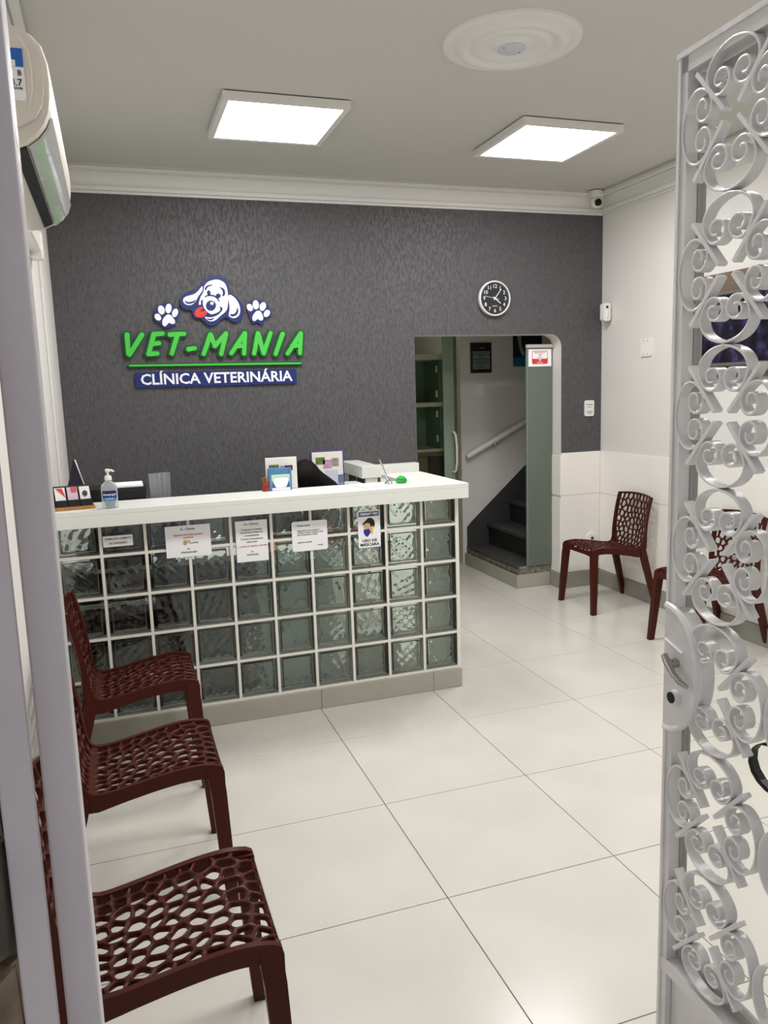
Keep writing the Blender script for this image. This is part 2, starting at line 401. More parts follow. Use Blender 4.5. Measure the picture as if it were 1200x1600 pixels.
for z in (1.72, 1.50, 1.32, 1.10):
    P_(MB().box((2.755, 6.635, z-.03), (2.768, 6.66, z+.03), bev=.002), 'shelf_clip', m_wplast, sh)
cb = MB().tube([(1.5, 7.34, 2.03), (2.2, 7.34, 2.045), (2.62, 7.34, 2.05), (2.82, 7.335, 2.085)], .008, 8)
cb.lathe([(.0, -.03), (.022, -.015), (.028, 0), (.022, .015), (.0, .03)], (2.62, 7.33, 2.05), 'x', 10)
tag(cb.build('cable', m_black, smooth=True), 'black cable with a knot strung above the passage shelves', 'cable')
gd = tag(empty('glass_door', (2.66, 6.1, 0)), 'green glass door leaf with white curved pull handle in the passage', 'door')
m_gglass = mat('green_glass', (176, 198, 178), .18, trans=.45, ior=1.3)
a0, a1 = Vector((2.595, 6.02)), Vector((2.665, 6.02))
P_(MB().box((2.560, 6.02, .02), (2.655, 6.035, 2.12), bev=.002), 'pane', m_gglass, gd)
P_(MB().tube([(2.632, 6.019, 1.19), (2.632, 5.985, 1.19), (2.640, 5.970, 1.17), (2.646, 5.962, 1.08), (2.646, 5.962, .95), (2.640, 5.972, .875), (2.632, 5.985, .862), (2.632, 6.019, .862)], .0095, 8), 'handle', m_wplast, gd, True)
struct(MB().box((2.745, 6.36, -.01), (2.829, 6.40, 2.15), bev=.003).build('trim_4', m_olive))
pl_ = tag(empty('passage_fill_lamp', (2.15, 6.42, 2.62)), 'added fill lamp on the passage ceiling, brightening the shelves', 'lamp')  # unseen lamp, added to brighten the shelves
MB().lathe([(.075, -.0005), (.078, -.02), (.070, -.03)], (0, 0, 0), 'z', 24).build('base', m_wplast, pl_, smooth=True)
MB().lathe([(.066, -.031), (.058, -.048), (.03, -.06), (.004, -.063)], (0, 0, 0), 'z', 24).build('globe', mat('fill_lamp_globe', (255, 255, 250), .5, emit=((255, 248, 225), 26.0)), pl_, smooth=True)
DOG = {'outline': [(0.444, 2.129), (0.455, 2.164), (0.483, 2.187), (0.535, 2.203), (0.573, 2.235), (0.602, 2.262), (0.647, 2.286), (0.687, 2.292), (0.722, 2.283), (0.744, 2.256), (0.754, 2.217), (0.756, 2.185), (0.784, 2.174), (0.814, 2.142), (0.834, 2.103), (0.829, 2.051), (0.807, 2.019), (0.773, 2.007), (0.742, 2.023), (0.719, 2.037), (0.686, 2.02), (0.652, 1.992), (0.616, 1.988), (0.585, 2.008), (0.567, 2.028), (0.528, 2.036), (0.514, 2.059), (0.511, 2.079), (0.473, 2.087), (0.45, 2.102)], 'earL': [(0.463, 2.145), (0.482, 2.164), (0.534, 2.18), (0.563, 2.204), (0.585, 2.228), (0.584, 2.2), (0.56, 2.169), (0.539, 2.137), (0.517, 2.116), (0.49, 2.112), (0.469, 2.123)], 'face': [(0.589, 2.192), (0.598, 2.227), (0.621, 2.253), (0.661, 2.267), (0.693, 2.266), (0.724, 2.248), (0.738, 2.213), (0.741, 2.162), (0.736, 2.114), (0.725, 2.079), (0.687, 2.047), (0.649, 2.018), (0.617, 2.014), (0.596, 2.028), (0.591, 2.042), (0.615, 2.038), (0.632, 2.051), (0.605, 2.073), (0.587, 2.098), (0.582, 2.122), (0.583, 2.145), (0.571, 2.137), (0.569, 2.116), (0.557, 2.116), (0.56, 2.133), (0.572, 2.165)], 'earR': [(0.746, 2.174), (0.763, 2.173), (0.79, 2.15), (0.808, 2.115), (0.812, 2.075), (0.8, 2.047), (0.775, 2.033), (0.751, 2.037), (0.738, 2.051), (0.745, 2.083), (0.745, 2.122), (0.74, 2.154)], 'earLs': [(0.473, 2.138), (0.493, 2.131), (0.519, 2.135), (0.539, 2.145), (0.528, 2.128), (0.502, 2.12), (0.483, 2.123)], 'browL': [(0.598, 2.206), (0.607, 2.225), (0.628, 2.235), (0.651, 2.235), (0.627, 2.227), (0.615, 2.218), (0.607, 2.205)], 'browR': [(0.691, 2.222), (0.714, 2.215), (0.724, 2.197), (0.721, 2.175), (0.705, 2.167), (0.71, 2.189), (0.705, 2.207)], 'mouth': [(0.6, 2.061), (0.632, 2.056), (0.668, 2.067), (0.688, 2.083), (0.685, 2.102), (0.7, 2.097), (0.7, 2.083), (0.689, 2.069), (0.667, 2.051), (0.631, 2.039), (0.593, 2.043)], 'chin': [(0.599, 2.032), (0.62, 2.028), (0.646, 2.035), (0.63, 2.021), (0.61, 2.022)], 'earRs': [(0.746, 2.056), (0.773, 2.059), (0.788, 2.077), (0.795, 2.099), (0.8, 2.075), (0.786, 2.051), (0.759, 2.043)], 'tongue': [(0.527, 2.065), (0.543, 2.091), (0.576, 2.102), (0.581, 2.093), (0.562, 2.073), (0.6, 2.079), (0.603, 2.061), (0.583, 2.042), (0.551, 2.037), (0.53, 2.047)], 'muzzle': [(0.597, 2.158), (0.615, 2.167), (0.647, 2.166), (0.67, 2.152), (0.682, 2.135), (0.686, 2.139), (0.674, 2.159), (0.651, 2.174), (0.616, 2.175), (0.597, 2.164)], 'nose': [(0.662, 2.109), (0.659, 2.099), (0.654, 2.091), (0.647, 2.084), (0.638, 2.079), (0.629, 2.078), (0.619, 2.079), (0.611, 2.084), (0.604, 2.091), (0.601, 2.099), (0.6, 2.109), (0.602, 2.119), (0.607, 2.127), (0.614, 2.134), (0.623, 2.139), (0.633, 2.14), (0.642, 2.139), (0.65, 2.134), (0.657, 2.128), (0.661, 2.119)], 'eyeL': [(0.634, 2.188), (0.634, 2.183), (0.632, 2.178), (0.63, 2.174), (0.628, 2.172), (0.624, 2.17), (0.621, 2.171), (0.618, 2.172), (0.615, 2.176), (0.613, 2.18), (0.612, 2.185), (0.612, 2.19), (0.613, 2.195), (0.616, 2.199), (0.618, 2.201), (0.622, 2.203), (0.625, 2.202), (0.628, 2.201), (0.631, 2.197), (0.633, 2.193)], 'eyeR': [(0.695, 2.169), (0.694, 2.165), (0.692, 2.161), (0.688, 2.158), (0.684, 2.156), (0.679, 2.155), (0.674, 2.156), (0.67, 2.158), (0.667, 2.161), (0.665, 2.165), (0.665, 2.169), (0.666, 2.174), (0.668, 2.177), (0.672, 2.181), (0.676, 2.183), (0.681, 2.183), (0.685, 2.183), (0.689, 2.181), (0.693, 2.178), (0.695, 2.174)], 'shine': [(0.647, 2.118), (0.645, 2.116), (0.642, 2.114), (0.639, 2.114), (0.635, 2.114), (0.632, 2.115), (0.63, 2.117), (0.628, 2.119), (0.627, 2.122), (0.627, 2.125), (0.628, 2.128), (0.63, 2.131), (0.633, 2.132), (0.636, 2.133), (0.639, 2.133), (0.643, 2.131), (0.645, 2.129), (0.647, 2.127), (0.648, 2.124), (0.648, 2.121)]}
PAW = {'a': {'out': [(0.279, 2.052), (0.3, 2.098), (0.336, 2.121), (0.377, 2.127), (0.407, 2.107), (0.435, 2.081), (0.432, 2.046), (0.415, 2.011), (0.405, 1.991), (0.372, 1.979), (0.339, 1.973), (0.318, 2.0), (0.288, 2.017)], 'pads': [[(0.319, 2.051), (0.322, 2.045), (0.324, 2.039), (0.324, 2.032), (0.322, 2.027), (0.318, 2.022), (0.313, 2.02), (0.308, 2.019), (0.302, 2.021), (0.296, 2.024), (0.291, 2.029), (0.287, 2.035), (0.286, 2.042), (0.286, 2.048), (0.288, 2.054), (0.291, 2.058), (0.296, 2.06), (0.302, 2.061), (0.308, 2.06), (0.314, 2.056)], [(0.348, 2.089), (0.349, 2.08), (0.348, 2.072), (0.345, 2.065), (0.34, 2.06), (0.335, 2.056), (0.329, 2.056), (0.322, 2.058), (0.317, 2.063), (0.312, 2.069), (0.31, 2.077), (0.309, 2.086), (0.31, 2.094), (0.312, 2.101), (0.317, 2.106), (0.322, 2.109), (0.329, 2.11), (0.335, 2.108), (0.34, 2.103), (0.345, 2.097)], [(0.39, 2.09), (0.388, 2.082), (0.384, 2.074), (0.379, 2.068), (0.373, 2.064), (0.367, 2.063), (0.362, 2.065), (0.357, 2.07), (0.354, 2.077), (0.353, 2.085), (0.354, 2.094), (0.356, 2.103), (0.36, 2.111), (0.365, 2.117), (0.371, 2.12), (0.377, 2.121), (0.382, 2.119), (0.387, 2.115), (0.39, 2.108), (0.391, 2.099)], [(0.426, 2.06), (0.422, 2.053), (0.417, 2.046), (0.411, 2.042), (0.405, 2.04), (0.4, 2.04), (0.395, 2.043), (0.392, 2.048), (0.391, 2.055), (0.391, 2.063), (0.393, 2.071), (0.397, 2.078), (0.402, 2.085), (0.408, 2.089), (0.414, 2.091), (0.419, 2.091), (0.424, 2.088), (0.427, 2.083), (0.428, 2.076), (0.428, 2.069)], [(0.329, 2.003), (0.333, 2.026), (0.356, 2.052), (0.38, 2.054), (0.403, 2.023), (0.404, 2.003), (0.385, 1.998), (0.368, 2.005), (0.347, 1.985), (0.333, 1.989)]]}, 'b': {'out': [(0.854, 2.108), (0.881, 2.139), (0.921, 2.148), (0.963, 2.137), (0.993, 2.105), (1.011, 2.069), (0.997, 2.041), (0.966, 2.029), (0.96, 2.005), (0.939, 1.991), (0.918, 2.008), (0.89, 2.0), (0.876, 2.021), (0.862, 2.063)], 'pads': [[(0.891, 2.107), (0.894, 2.101), (0.894, 2.093), (0.893, 2.087), (0.89, 2.082), (0.885, 2.078), (0.88, 2.076), (0.873, 2.077), (0.867, 2.08), (0.862, 2.084), (0.858, 2.09), (0.856, 2.097), (0.855, 2.104), (0.856, 2.111), (0.86, 2.116), (0.864, 2.12), (0.87, 2.121), (0.876, 2.121), (0.882, 2.118), (0.887, 2.113)], [(0.934, 2.118), (0.933, 2.109), (0.931, 2.1), (0.927, 2.094), (0.921, 2.089), (0.915, 2.087), (0.909, 2.088), (0.903, 2.091), (0.899, 2.097), (0.896, 2.105), (0.894, 2.114), (0.895, 2.123), (0.897, 2.131), (0.901, 2.138), (0.907, 2.142), (0.913, 2.144), (0.919, 2.143), (0.924, 2.14), (0.929, 2.134), (0.932, 2.126)], [(0.977, 2.099), (0.973, 2.091), (0.967, 2.085), (0.961, 2.08), (0.954, 2.078), (0.948, 2.079), (0.943, 2.082), (0.939, 2.087), (0.937, 2.094), (0.937, 2.102), (0.939, 2.111), (0.943, 2.118), (0.949, 2.125), (0.955, 2.13), (0.962, 2.132), (0.968, 2.131), (0.973, 2.128), (0.977, 2.123), (0.979, 2.116), (0.979, 2.108)], [(0.996, 2.051), (0.991, 2.046), (0.985, 2.042), (0.978, 2.039), (0.972, 2.04), (0.966, 2.042), (0.963, 2.046), (0.961, 2.052), (0.961, 2.058), (0.963, 2.065), (0.967, 2.072), (0.972, 2.077), (0.978, 2.082), (0.985, 2.084), (0.991, 2.084), (0.997, 2.082), (1.001, 2.077), (1.003, 2.072), (1.003, 2.065), (1.0, 2.058)], [(0.888, 2.022), (0.89, 2.046), (0.914, 2.075), (0.939, 2.077), (0.955, 2.046), (0.954, 2.023), (0.938, 2.017), (0.921, 2.027), (0.901, 2.014)]]}}
LET = [('V', [[(0.115, 1.935), (0.114, 1.82)], [(0.202, 1.934), (0.12, 1.815)]]), ('E', [[(0.272, 1.936), (0.233, 1.818)], [(0.272, 1.936), (0.325, 1.94)], [(0.255, 1.878), (0.3, 1.882)], [(0.233, 1.818), (0.285, 1.82)]]), ('T', [[(0.369, 1.933), (0.455, 1.938)], [(0.413, 1.932), (0.372, 1.818)]]), ('hyphen', [[(0.475, 1.843), (0.513, 1.849)]]), ('M', [[(0.616, 1.931), (0.566, 1.812)], [(0.618, 1.927), (0.638, 1.861)], [(0.638, 1.861), (0.712, 1.936)], [(0.712, 1.936), (0.675, 1.81)]]), ('A', [[(0.832, 1.937), (0.739, 1.814)], [(0.832, 1.937), (0.82, 1.81)], [(0.771, 1.857), (0.824, 1.861)]]), ('N', [[(0.916, 1.936), (0.884, 1.809)], [(0.918, 1.934), (0.944, 1.811)], [(0.946, 1.811), (0.998, 1.938)]]), ('I', [[(1.076, 1.931), (1.023, 1.804)]]), ('A', [[(1.196, 1.934), (1.103, 1.806)], [(1.196, 1.934), (1.185, 1.807)], [(1.136, 1.854), (1.19, 1.859)]])]
UNDER = [(0.117, 1.75), (1.187, 1.743)]
BAN = [(0.143, 1.709), (1.157, 1.704), (1.157, 1.615), (0.147, 1.614)]
# ------------------------------------------------------------------ ceiling lights
m_led = mat('led_diffuser', (255, 255, 255), .5, emit=((255, 251, 253), PANEL_STRENGTH))
def light_panel(x, y, label):
    e = tag(empty('ceiling_light', (x, y, ZC)), label, 'ceiling light', 'square ceiling light panels')
    h = .297; hi = .268
    mb = MB()
    for a, b in (((-h, -h), (h, -hi)), ((-h, hi), (h, h)), ((-h, -hi), (-hi, hi)), ((hi, -hi), (h, hi))):
        mb.box((a[0], a[1], -.040), (b[0], b[1], -.006))
    mb.build('frame', m_wplast, e)
    MB().box((-h+.012, -h+.012, -.0135), (h-.012, h-.012, -.0005)).build('mount', m_dark, e)
    MB().add([(-hi, -hi, -.036), (-hi, hi, -.036), (hi, hi, -.036), (hi, -hi, -.036)], [(0, 1, 2, 3)]).build('diffuser', m_led, e, fix=False)
    return e
light_panel(.869, 4.07, 'lit square ceiling panel at the left, above the counter')
light_panel(2.373, 4.07, 'lit square ceiling panel at the right, nearest the security camera')
light_panel(.869, 2.0, 'lit square ceiling panel nearer the entrance on the left, above the waiting chairs')
light_panel(2.373, 2.0, 'lit square ceiling panel nearer the entrance on the right')
cr = tag(empty('ceiling_rose', (1.605, 3.015, ZC)), 'round plaster ceiling rose with concentric rings and blank cover', 'ceiling rose')
MB().lathe([(.275, -.0005), (.270, -.010), (.255, -.016), (.235, -.012), (.225, -.013), (.215, -.026), (.195, -.032), (.178, -.026), (.170, -.018), (.158, -.017), (.150, -.024), (.135, -.027), (.118, -.022), (.095, -.016), (.075, -.018), (.066, -.026), (.060, -.028)], (0, 0, 0), 'z', 64).build('plaster_rings', m_corn, cr, smooth=True)
MB().lathe([(.056, -.0285), (.055, -.032), (.050, -.0335)], (0, 0, 0), 'z', 40).build('cover_plate', mat('bluish_white_plastic', (205, 208, 220), .4), cr, smooth=True)
for s in (-1, 1): MB().lathe([(.005, -.0337), (.004, -.0352)], (s*.040, s*.012, 0), 'z', 10).build('screw', m_chrome, cr)
# ------------------------------------------------------------------ wall sign
def sp(name, pts, m, par, d0, d1, k=4, smooth=True):
    q = smooth_poly(pts, k) if smooth else pts
    o = MB().prism(q, 'y', YB-d1, YB-d0).build(name, m, par); o.location = -Vector(par.location); return o
dg_ = tag(empty('dog_emblem', (.63, YB, 2.2)), 'navy and white cartoon dog head with red tongue, raised emblem above the green letters', 'emblem')
sp('backing', DOG['outline'], m_navy, dg_, .002, .022)
for n_, k_ in (('ear', 'earL'), ('face', 'face'), ('ear', 'earR')): sp(n_, DOG[k_], m_swhite, dg_, .0221, .0245)
sp('tongue', DOG['tongue'], m_red, dg_, .0221, .026)
for n_, k_ in (('ear_crease', 'earLs'), ('eyebrow', 'browL'), ('eyebrow', 'browR'), ('mouth', 'mouth'), ('chin_crease', 'chin'), ('ear_crease', 'earRs'), ('muzzle_line', 'muzzle'), ('nose', 'nose'), ('eye', 'eyeL'), ('eye', 'eyeR')):
    sp(n_, DOG[k_], m_navy, dg_, .0246, .0262, 3)
sp('nose_shine', DOG['shine'], m_swhite, dg_, .0263, .0275, 2)
for k_, lab in (('a', 'white paw print on navy, left of the dog emblem'), ('b', 'white paw print on navy, right of the dog emblem')):
    c = PAW[k_]['out'][0]; e = tag(empty('paw_emblem', (c[0]+.06, YB, c[1])), lab, 'emblem', 'paw prints beside the dog emblem')
    sp('backing', PAW[k_]['out'], m_navy, e, .002, .020)
    for i, p in enumerate(PAW[k_]['pads']): sp('toe_pad' if i < 4 else 'main_pad', p, m_swhite, e, .0201, .0225, 3)
def capsule(mb, a, b, r, y0, y1, n=8, r2=None):
    r2 = r2 or r
    a = Vector((a[0], a[1])); b = Vector((b[0], b[1])); d = (b-a); an = math.atan2(d.y, d.x); pts = []
    for k in range(n+1):
        t = an-math.pi/2+math.pi*k/n; pts.append((b.x+r2*math.cos(t), b.y+r2*math.sin(t)))
    for k in range(n+1):
        t = an+math.pi/2+math.pi*k/n; pts.append((a.x+r*math.cos(t), a.y+r*math.sin(t)))
    mb.prism(pts, 'y', y0, y1)
ls = tag(empty('sign_lettering', (.63, YB, 1.87)), 'raised bright green slanted letters VET-MANIA with dark green outline', 'sign')
for n_, strokes in LET:
    mb = MB(); mo = MB()
    for i, (a, b) in enumerate(strokes):
        e1 = .0004*i
        capsule(mb, a, b, .0150, YB-.031-e1, YB-.0225, r2=.0132)
        capsule(mo, a, b, .0265, YB-.0215-e1*.3, YB-.002, r2=.0245)
    o = mb.build('letter', m_lgreen, ls); o.location = -Vector(ls.location)
    q = mo.build('outline', m_dgreen, o)
ul = tag(empty('sign_underline', (.65, YB, 1.747)), 'long thin green bar under the green letters', 'sign')
mb = MB(); capsule(mb, UNDER[0], UNDER[1], .0125, YB-.018, YB-.002); P_(mb, 'backing', m_dgreen, ul)
mb = MB(); capsule(mb, UNDER[0], UNDER[1], .0055, YB-.024, YB-.0181); P_(mb, 'bar', m_lgreen, ul)
bn = tag(empty('sign_banner', (.65, YB, 1.66)), 'navy banner plate lettered CLÍNICA VETERINÁRIA in white', 'sign')
P_(MB().prism(rrect(.142, 1.614, 1.158, 1.708, .012), 'y', YB-.016, YB-.002), 'plate', m_navy, bn)
o = text_mesh('lettering', [('CLÍNICA VETERINÁRIA', .092, .650, 1.660, 'CENTER', 0, .955)], [m_swhite], bn, on_back(YB-.0165), .0006, offset=.0020); o.location = -Vector(bn.location)
# ------------------------------------------------------------------ clock
CX, CZ, CR = 2.602, 2.163, .122
ck = tag(empty('wall_clock', (CX, YB, CZ)), 'round black-faced wall clock with white rim and numerals', 'clock')
MB().lathe([(CR-.004, -.0015), (CR, -.012), (CR, -.032), (CR-.004, -.038), (CR-.010, -.038), (CR-.012, -.030)], (0, 0, 0), 'y', 56).build('rim', m_wplast, ck, smooth=True)
MB().lathe([(CR-.011, -.026), (CR-.011, -.0305)], (0, 0, 0), 'y', 56).build('face', mat('clock_face', (38, 39, 41), .45), ck)
num = []
for h in range(1, 13):
    a = math.radians(90-30*h); num.append((str(h), .036, .083*math.cos(a), .083*math.sin(a)-.001))
num.append(('QUARTZ', .010, 0, -.052))
text_mesh('numeral_ring', num, [m_swhite], ck, lambda u, v, h: (u, -.0310-h, v))
tk = MB()
for k in range(60):
    a = math.radians(6*k); r0, r1 = (.100, .106) if k % 5 else (.099, .107)
    ca, sa = math.cos(a), math.sin(a); t = .0008
    tk.add([(r0*ca-t*sa, -.0309, r0*sa+t*ca), (r0*ca+t*sa, -.0309, r0*sa-t*ca), (r1*ca+t*sa, -.0309, r1*sa-t*ca), (r1*ca-t*sa, -.0309, r1*sa+t*ca)], [(0, 1, 2, 3)])
tk.build('minute_marks', mat('dim_mark', (120, 120, 122), .5), ck)
def hand(name, ang, L_, w_, y, tail=.015):
    a = math.radians(ang); c, s = math.cos(a), math.sin(a)
    pts = [(-tail, -w_), (L_, -w_*.8), (L_, w_*.8), (-tail, w_)]
    MB().prism([(p*c-q*s, p*s+q*c) for p, q in pts], 'y', y-.0008, y).build(name, m_swhite, ck)
hand('minute_hand', 53, .080, .0030, -.0335); hand('hour_hand', -38, .055, .0036, -.0325); hand('second_hand', 169, .082, .0013, -.0345, .03)
MB().lathe([(.006, -.0315), (.006, -.0362), (.003, -.037)], (0, 0, 0), 'y', 16).build('pivot', m_swhite, ck)
# ------------------------------------------------------------------ small wall fittings
e = plate('light_switch', 'white rounded switch plate with printed text on the grey wall right of the doorway', 3.393, 1.366, YB, .082, .118)
o = text_mesh('printed_text', [('INTERRUPTOR', .011, 3.393, 1.392, 'CENTER', 0, .056), ('LUZ SALA', .009, 3.393, 1.374, 'CENTER', 0, .040), ('DESLIGAR', .011, 3.393, 1.340, 'CENTER', 0, .052), ('AO SAIR', .009, 3.393, 1.328, 'CENTER', 0, .04)], [m_ink], e, on_back(YB-.0092)); o.location = -Vector(e.location)
e = tag(empty('wall_outlet', (3.42, YB-.008, .37)), 'round white outlet on the tiled wall behind the corner chair', 'outlet')
MB().lathe([(.050, -.0005), (.050, -.006), (.044, -.010), (.030, -.011)], (0, 0, 0), 'y', 32).build('cover', m_wplast, e, smooth=True)
MB().lathe([(.012, -.0112), (.012, -.0135)], (0, 0, 0), 'y', 16).build('socket', m_dark, e)
e = tag(empty('blank_plate', (XR, 4.656, 1.782)), 'white blank wall plate with four screws on the right wall', 'plate')
P_(MB().prism(rrect(4.600, 1.722, 4.712, 1.842, .012), 'x', XR-.010, XR-.0005), 'cover', m_wplast, e, True)
for dy in (-.022, .022):
    for dz in (-.045, .045): MB().lathe([(.004, -.0102), (.003, -.0114)], (0, dy, dz), 'x', 8).build('screw', m_dark, e)
sc = tag(empty('security_camera', (3.36, 5.065, 2.885)), 'white dome security camera on the cornice in the corner', 'camera')
MB().lathe([(.048, .008), (.050, -.006), (.050, -.030), (.044, -.036)], (0, 0, 0), 'z', 28).build('base', m_wplast, sc, smooth=True)
MB().lathe([(.030, -.035), (.040, -.050), (.042, -.070), (.036, -.092), (.022, -.106), (.006, -.110)], (0, 0, 0), 'z', 28).build('body', m_wplast, sc, smooth=True)
MB().lathe([(.024, -.030), (.024, -.046), (.016, -.050)], (-.012, -.004, -.076), 'y', 24).build('lens', mat('black_lens', (8, 8, 10), .12), sc, smooth=True)
ms = tag(empty('motion_sensor', (3.455, 5.09, 2.06)), 'white motion sensor on a swivel bracket in the wall corner', 'sensor')
P_(MB().prism(rrect(3.420, 1.996, 3.484, 2.124, .020), 'y', 5.055, 5.095), 'body', m_wplast, ms, True)
P_(MB().box((3.440, 5.050, 2.018), (3.464, 5.056, 2.075), bev=.003), 'sensor_window', m_swhite, ms, True)
P_(MB().lathe([(.009, .0), (.009, -.004)], (3.452, 5.055, 2.095), 'y', 16), 'eye', m_black, ms)
P_(MB().box((3.478, 5.080, 2.05), (XR-.0005, 5.10, 2.115), bev=.003), 'bracket', m_wplast, ms)
# television on a wooden panel and two slim frames on the right wall
m_wood = mat('brown_wood_panel', (112, 96, 82), .5, noise=(9, .18, (1, 1, 14)), bump=(20, .1, (1, 1, 12)))
wp = MB().box((XR-.030, 3.10, 1.560), (XR-.0005, 4.112, 2.172), bev=.002).build('wood_panel', m_wood); tag(wp, 'brown wooden wall panel behind the television', 'panel')
tv = tag(empty('television', (XR-.03, 3.66, 1.86)), 'flat black television with purple picture on the wooden panel', 'television')
P_(MB().box((XR-.085, 3.22, 1.628), (XR-.031, 4.032, 2.052), bev=.004), 'casing', mat('tv_grey', (120, 120, 122), .35, metal=.4), tv)
def tvmat():
    m = bpy.data.materials.new('tv_picture'); m.use_nodes = True; nt = m.node_tree; b = nt.nodes['Principled BSDF']; L = nt.links
    b.inputs['Base Color'].default_value = (.004, .004, .006, 1); b.inputs['Roughness'].default_value = .12
    tc = nt.nodes.new('ShaderNodeTexCoord'); n = nt.nodes.new('ShaderNodeTexNoise'); n.inputs['Scale'].default_value = 13; n.inputs['Detail'].default_value = 4
    L.new(tc.outputs['Object'], n.inputs['Vector']); rp = nt.nodes.new('ShaderNodeValToRGB'); L.new(n.outputs['Fac'], rp.inputs[0])
    rp.color_ramp.elements[0].position = .40; rp.color_ramp.elements[0].color = (.003, .004, .006, 1)
    rp.color_ramp.elements[1].position = .68; rp.color_ramp.elements[1].color = (.16, .10, .32, 1)
    el = rp.color_ramp.elements.new(.54); el.color = (.028, .022, .06, 1)
    L.new(rp.outputs[0], b.inputs['Emission Color']); b.inputs['Emission Strength'].default_value = .45
    return m
P_(MB().box((XR-.0875, 3.232, 1.648), (XR-.0852, 4.022, 2.036)), 'screen', tvmat(), tv)
for z0, z1, lab in ((1.890, 2.172, 'slim dark picture frame on the right wall, upper of two'), (1.556, 1.838, 'slim dark picture frame on the right wall, lower of two')):
    e = tag(empty('picture_frame', (XR, 4.31, (z0+z1)/2)), lab, 'picture frame', 'slim frames beside the gate')
    P_(MB().box((XR-.018, 4.25, z0), (XR-.0005, 4.372, z1), bev=.002), 'frame', mat('dark_wood_frame', (62, 44, 30), .4), e)
    P_(MB().box((XR-.0195, 4.262, z0+.012), (XR-.0182, 4.360, z1-.012)), 'print', m_paper, e)
# ------------------------------------------------------------------ air conditioner on the left wall
ac = tag(empty('air_conditioner', (XL, 2.2, 2.17)), 'white wall air conditioner with energy label high on the left wall', 'air conditioner')
m_acw = mat('ac_white', (222, 217, 205), .35); m_acg = mat('ac_glossy_silver', (205, 208, 200), .1, metal=.25, bump=(25, .1))
pf = [(XL+.001, 2.292), (-.16, 2.292), (-.125, 2.288), (-.098, 2.276), (-.078, 2.254), (-.069, 2.222), (-.067, 2.185), (-.069, 2.155), (-.074, 2.128), (-.084, 2.105), (-.100, 2.085), (-.122, 2.068), (-.150, 2.055), (-.185, 2.050), (XL+.001, 2.060)]
def sc_prof(k, ox=-.18, oz=2.17): return [((XL+.001 if abs(x-XL-.001) < 1e-6 else ox+(x-ox)*k), oz+(z-oz)*k) for x, z in pf]
mb = MB(); mb.loft([[(x, 1.815, z) for x, z in sc_prof(.975)], [(x, 1.825, z) for x, z in pf], [(x, 2.62, z) for x, z in pf], [(x, 2.645, z) for x, z in sc_prof(.93)]])
P_(mb, 'body', m_acw, ac, True)
capf = [(XL+.004, 2.284), (-.16, 2.284), (-.125, 2.279), (-.103, 2.266), (-.087, 2.243), (-.080, 2.21), (-.080, 2.170), (-.086, 2.138), (-.100, 2.115), (-.128, 2.098), (-.165, 2.086), (XL+.004, 2.078)]
P_(MB().prism(capf, 'y', 1.803, 1.814), 'end_cap', m_acw, ac, True)
P_(MB().tube([(-.118, 1.803, 2.262), (-.103, 1.803, 2.235), (-.100, 1.803, 2.200), (-.101, 1.803, 2.165), (-.110, 1.803, 2.132)], .0022, 6), 'embossed_line', m_acw, ac, True)
lv = MB(); lvp = [(-.0735, 2.126), (-.0825, 2.103), (-.0985, 2.083), (-.121, 2.066)]
lv.loft([[(x-.0, y, z) for x, z in lvp]+[(x+.0035, y, z-.004) for x, z in lvp[::-1]] for y in (1.835, 2.60)])
P_(lv, 'louver', m_acg, ac, True)
P_(MB().loft([[(-.124, y, 2.0665), (-.148, y, 2.0555), (-.147, y, 2.0525), (-.123, y, 2.0635)] for y in (1.830, 2.585)]), 'air_slot', m_black, ac)
lb = P_(MB().prism(rrect(-.206, 2.143, -.113, 2.240, .006), 'y', 1.8015, 1.8028), 'energy_label', m_paper, ac)
MB().box((-.205, 1.8005, 2.205), (-.1135, 1.8014, 2.239)).build('label_header', mat('label_blue', (40, 105, 190), .5), lb)
MB().box((-.205, 1.8002, 2.205), (-.128, 1.8012, 2.217)).build('label_strip', m_paper, lb)
text_mesh('printed_text', [('14.7', .018, -.134, 2.175), ('kWh/mês', .007, -.132, 2.165), ('ENERGIA', .012, -.168, 2.228, 'CENTER', 1), ('B', .014, -.122, 2.193)], [m_ink, m_paper], lb, on_back(1.8))
tr_ = tag(empty('pipe_cover', (XL, 3.9, 2.2)), 'white pipe cover on the left wall below the air conditioner', 'pipe cover')
P_(MB().box((XL+.0005, 3.55, 2.22), (XL+.05, 4.06, 2.30), bev=.008), 'duct', m_wplast, tr_)
P_(MB().box((XL+.0005, 4.00, 2.19), (XL+.055, 4.075, 2.31), bev=.006), 'duct_end', m_wplast, tr_)
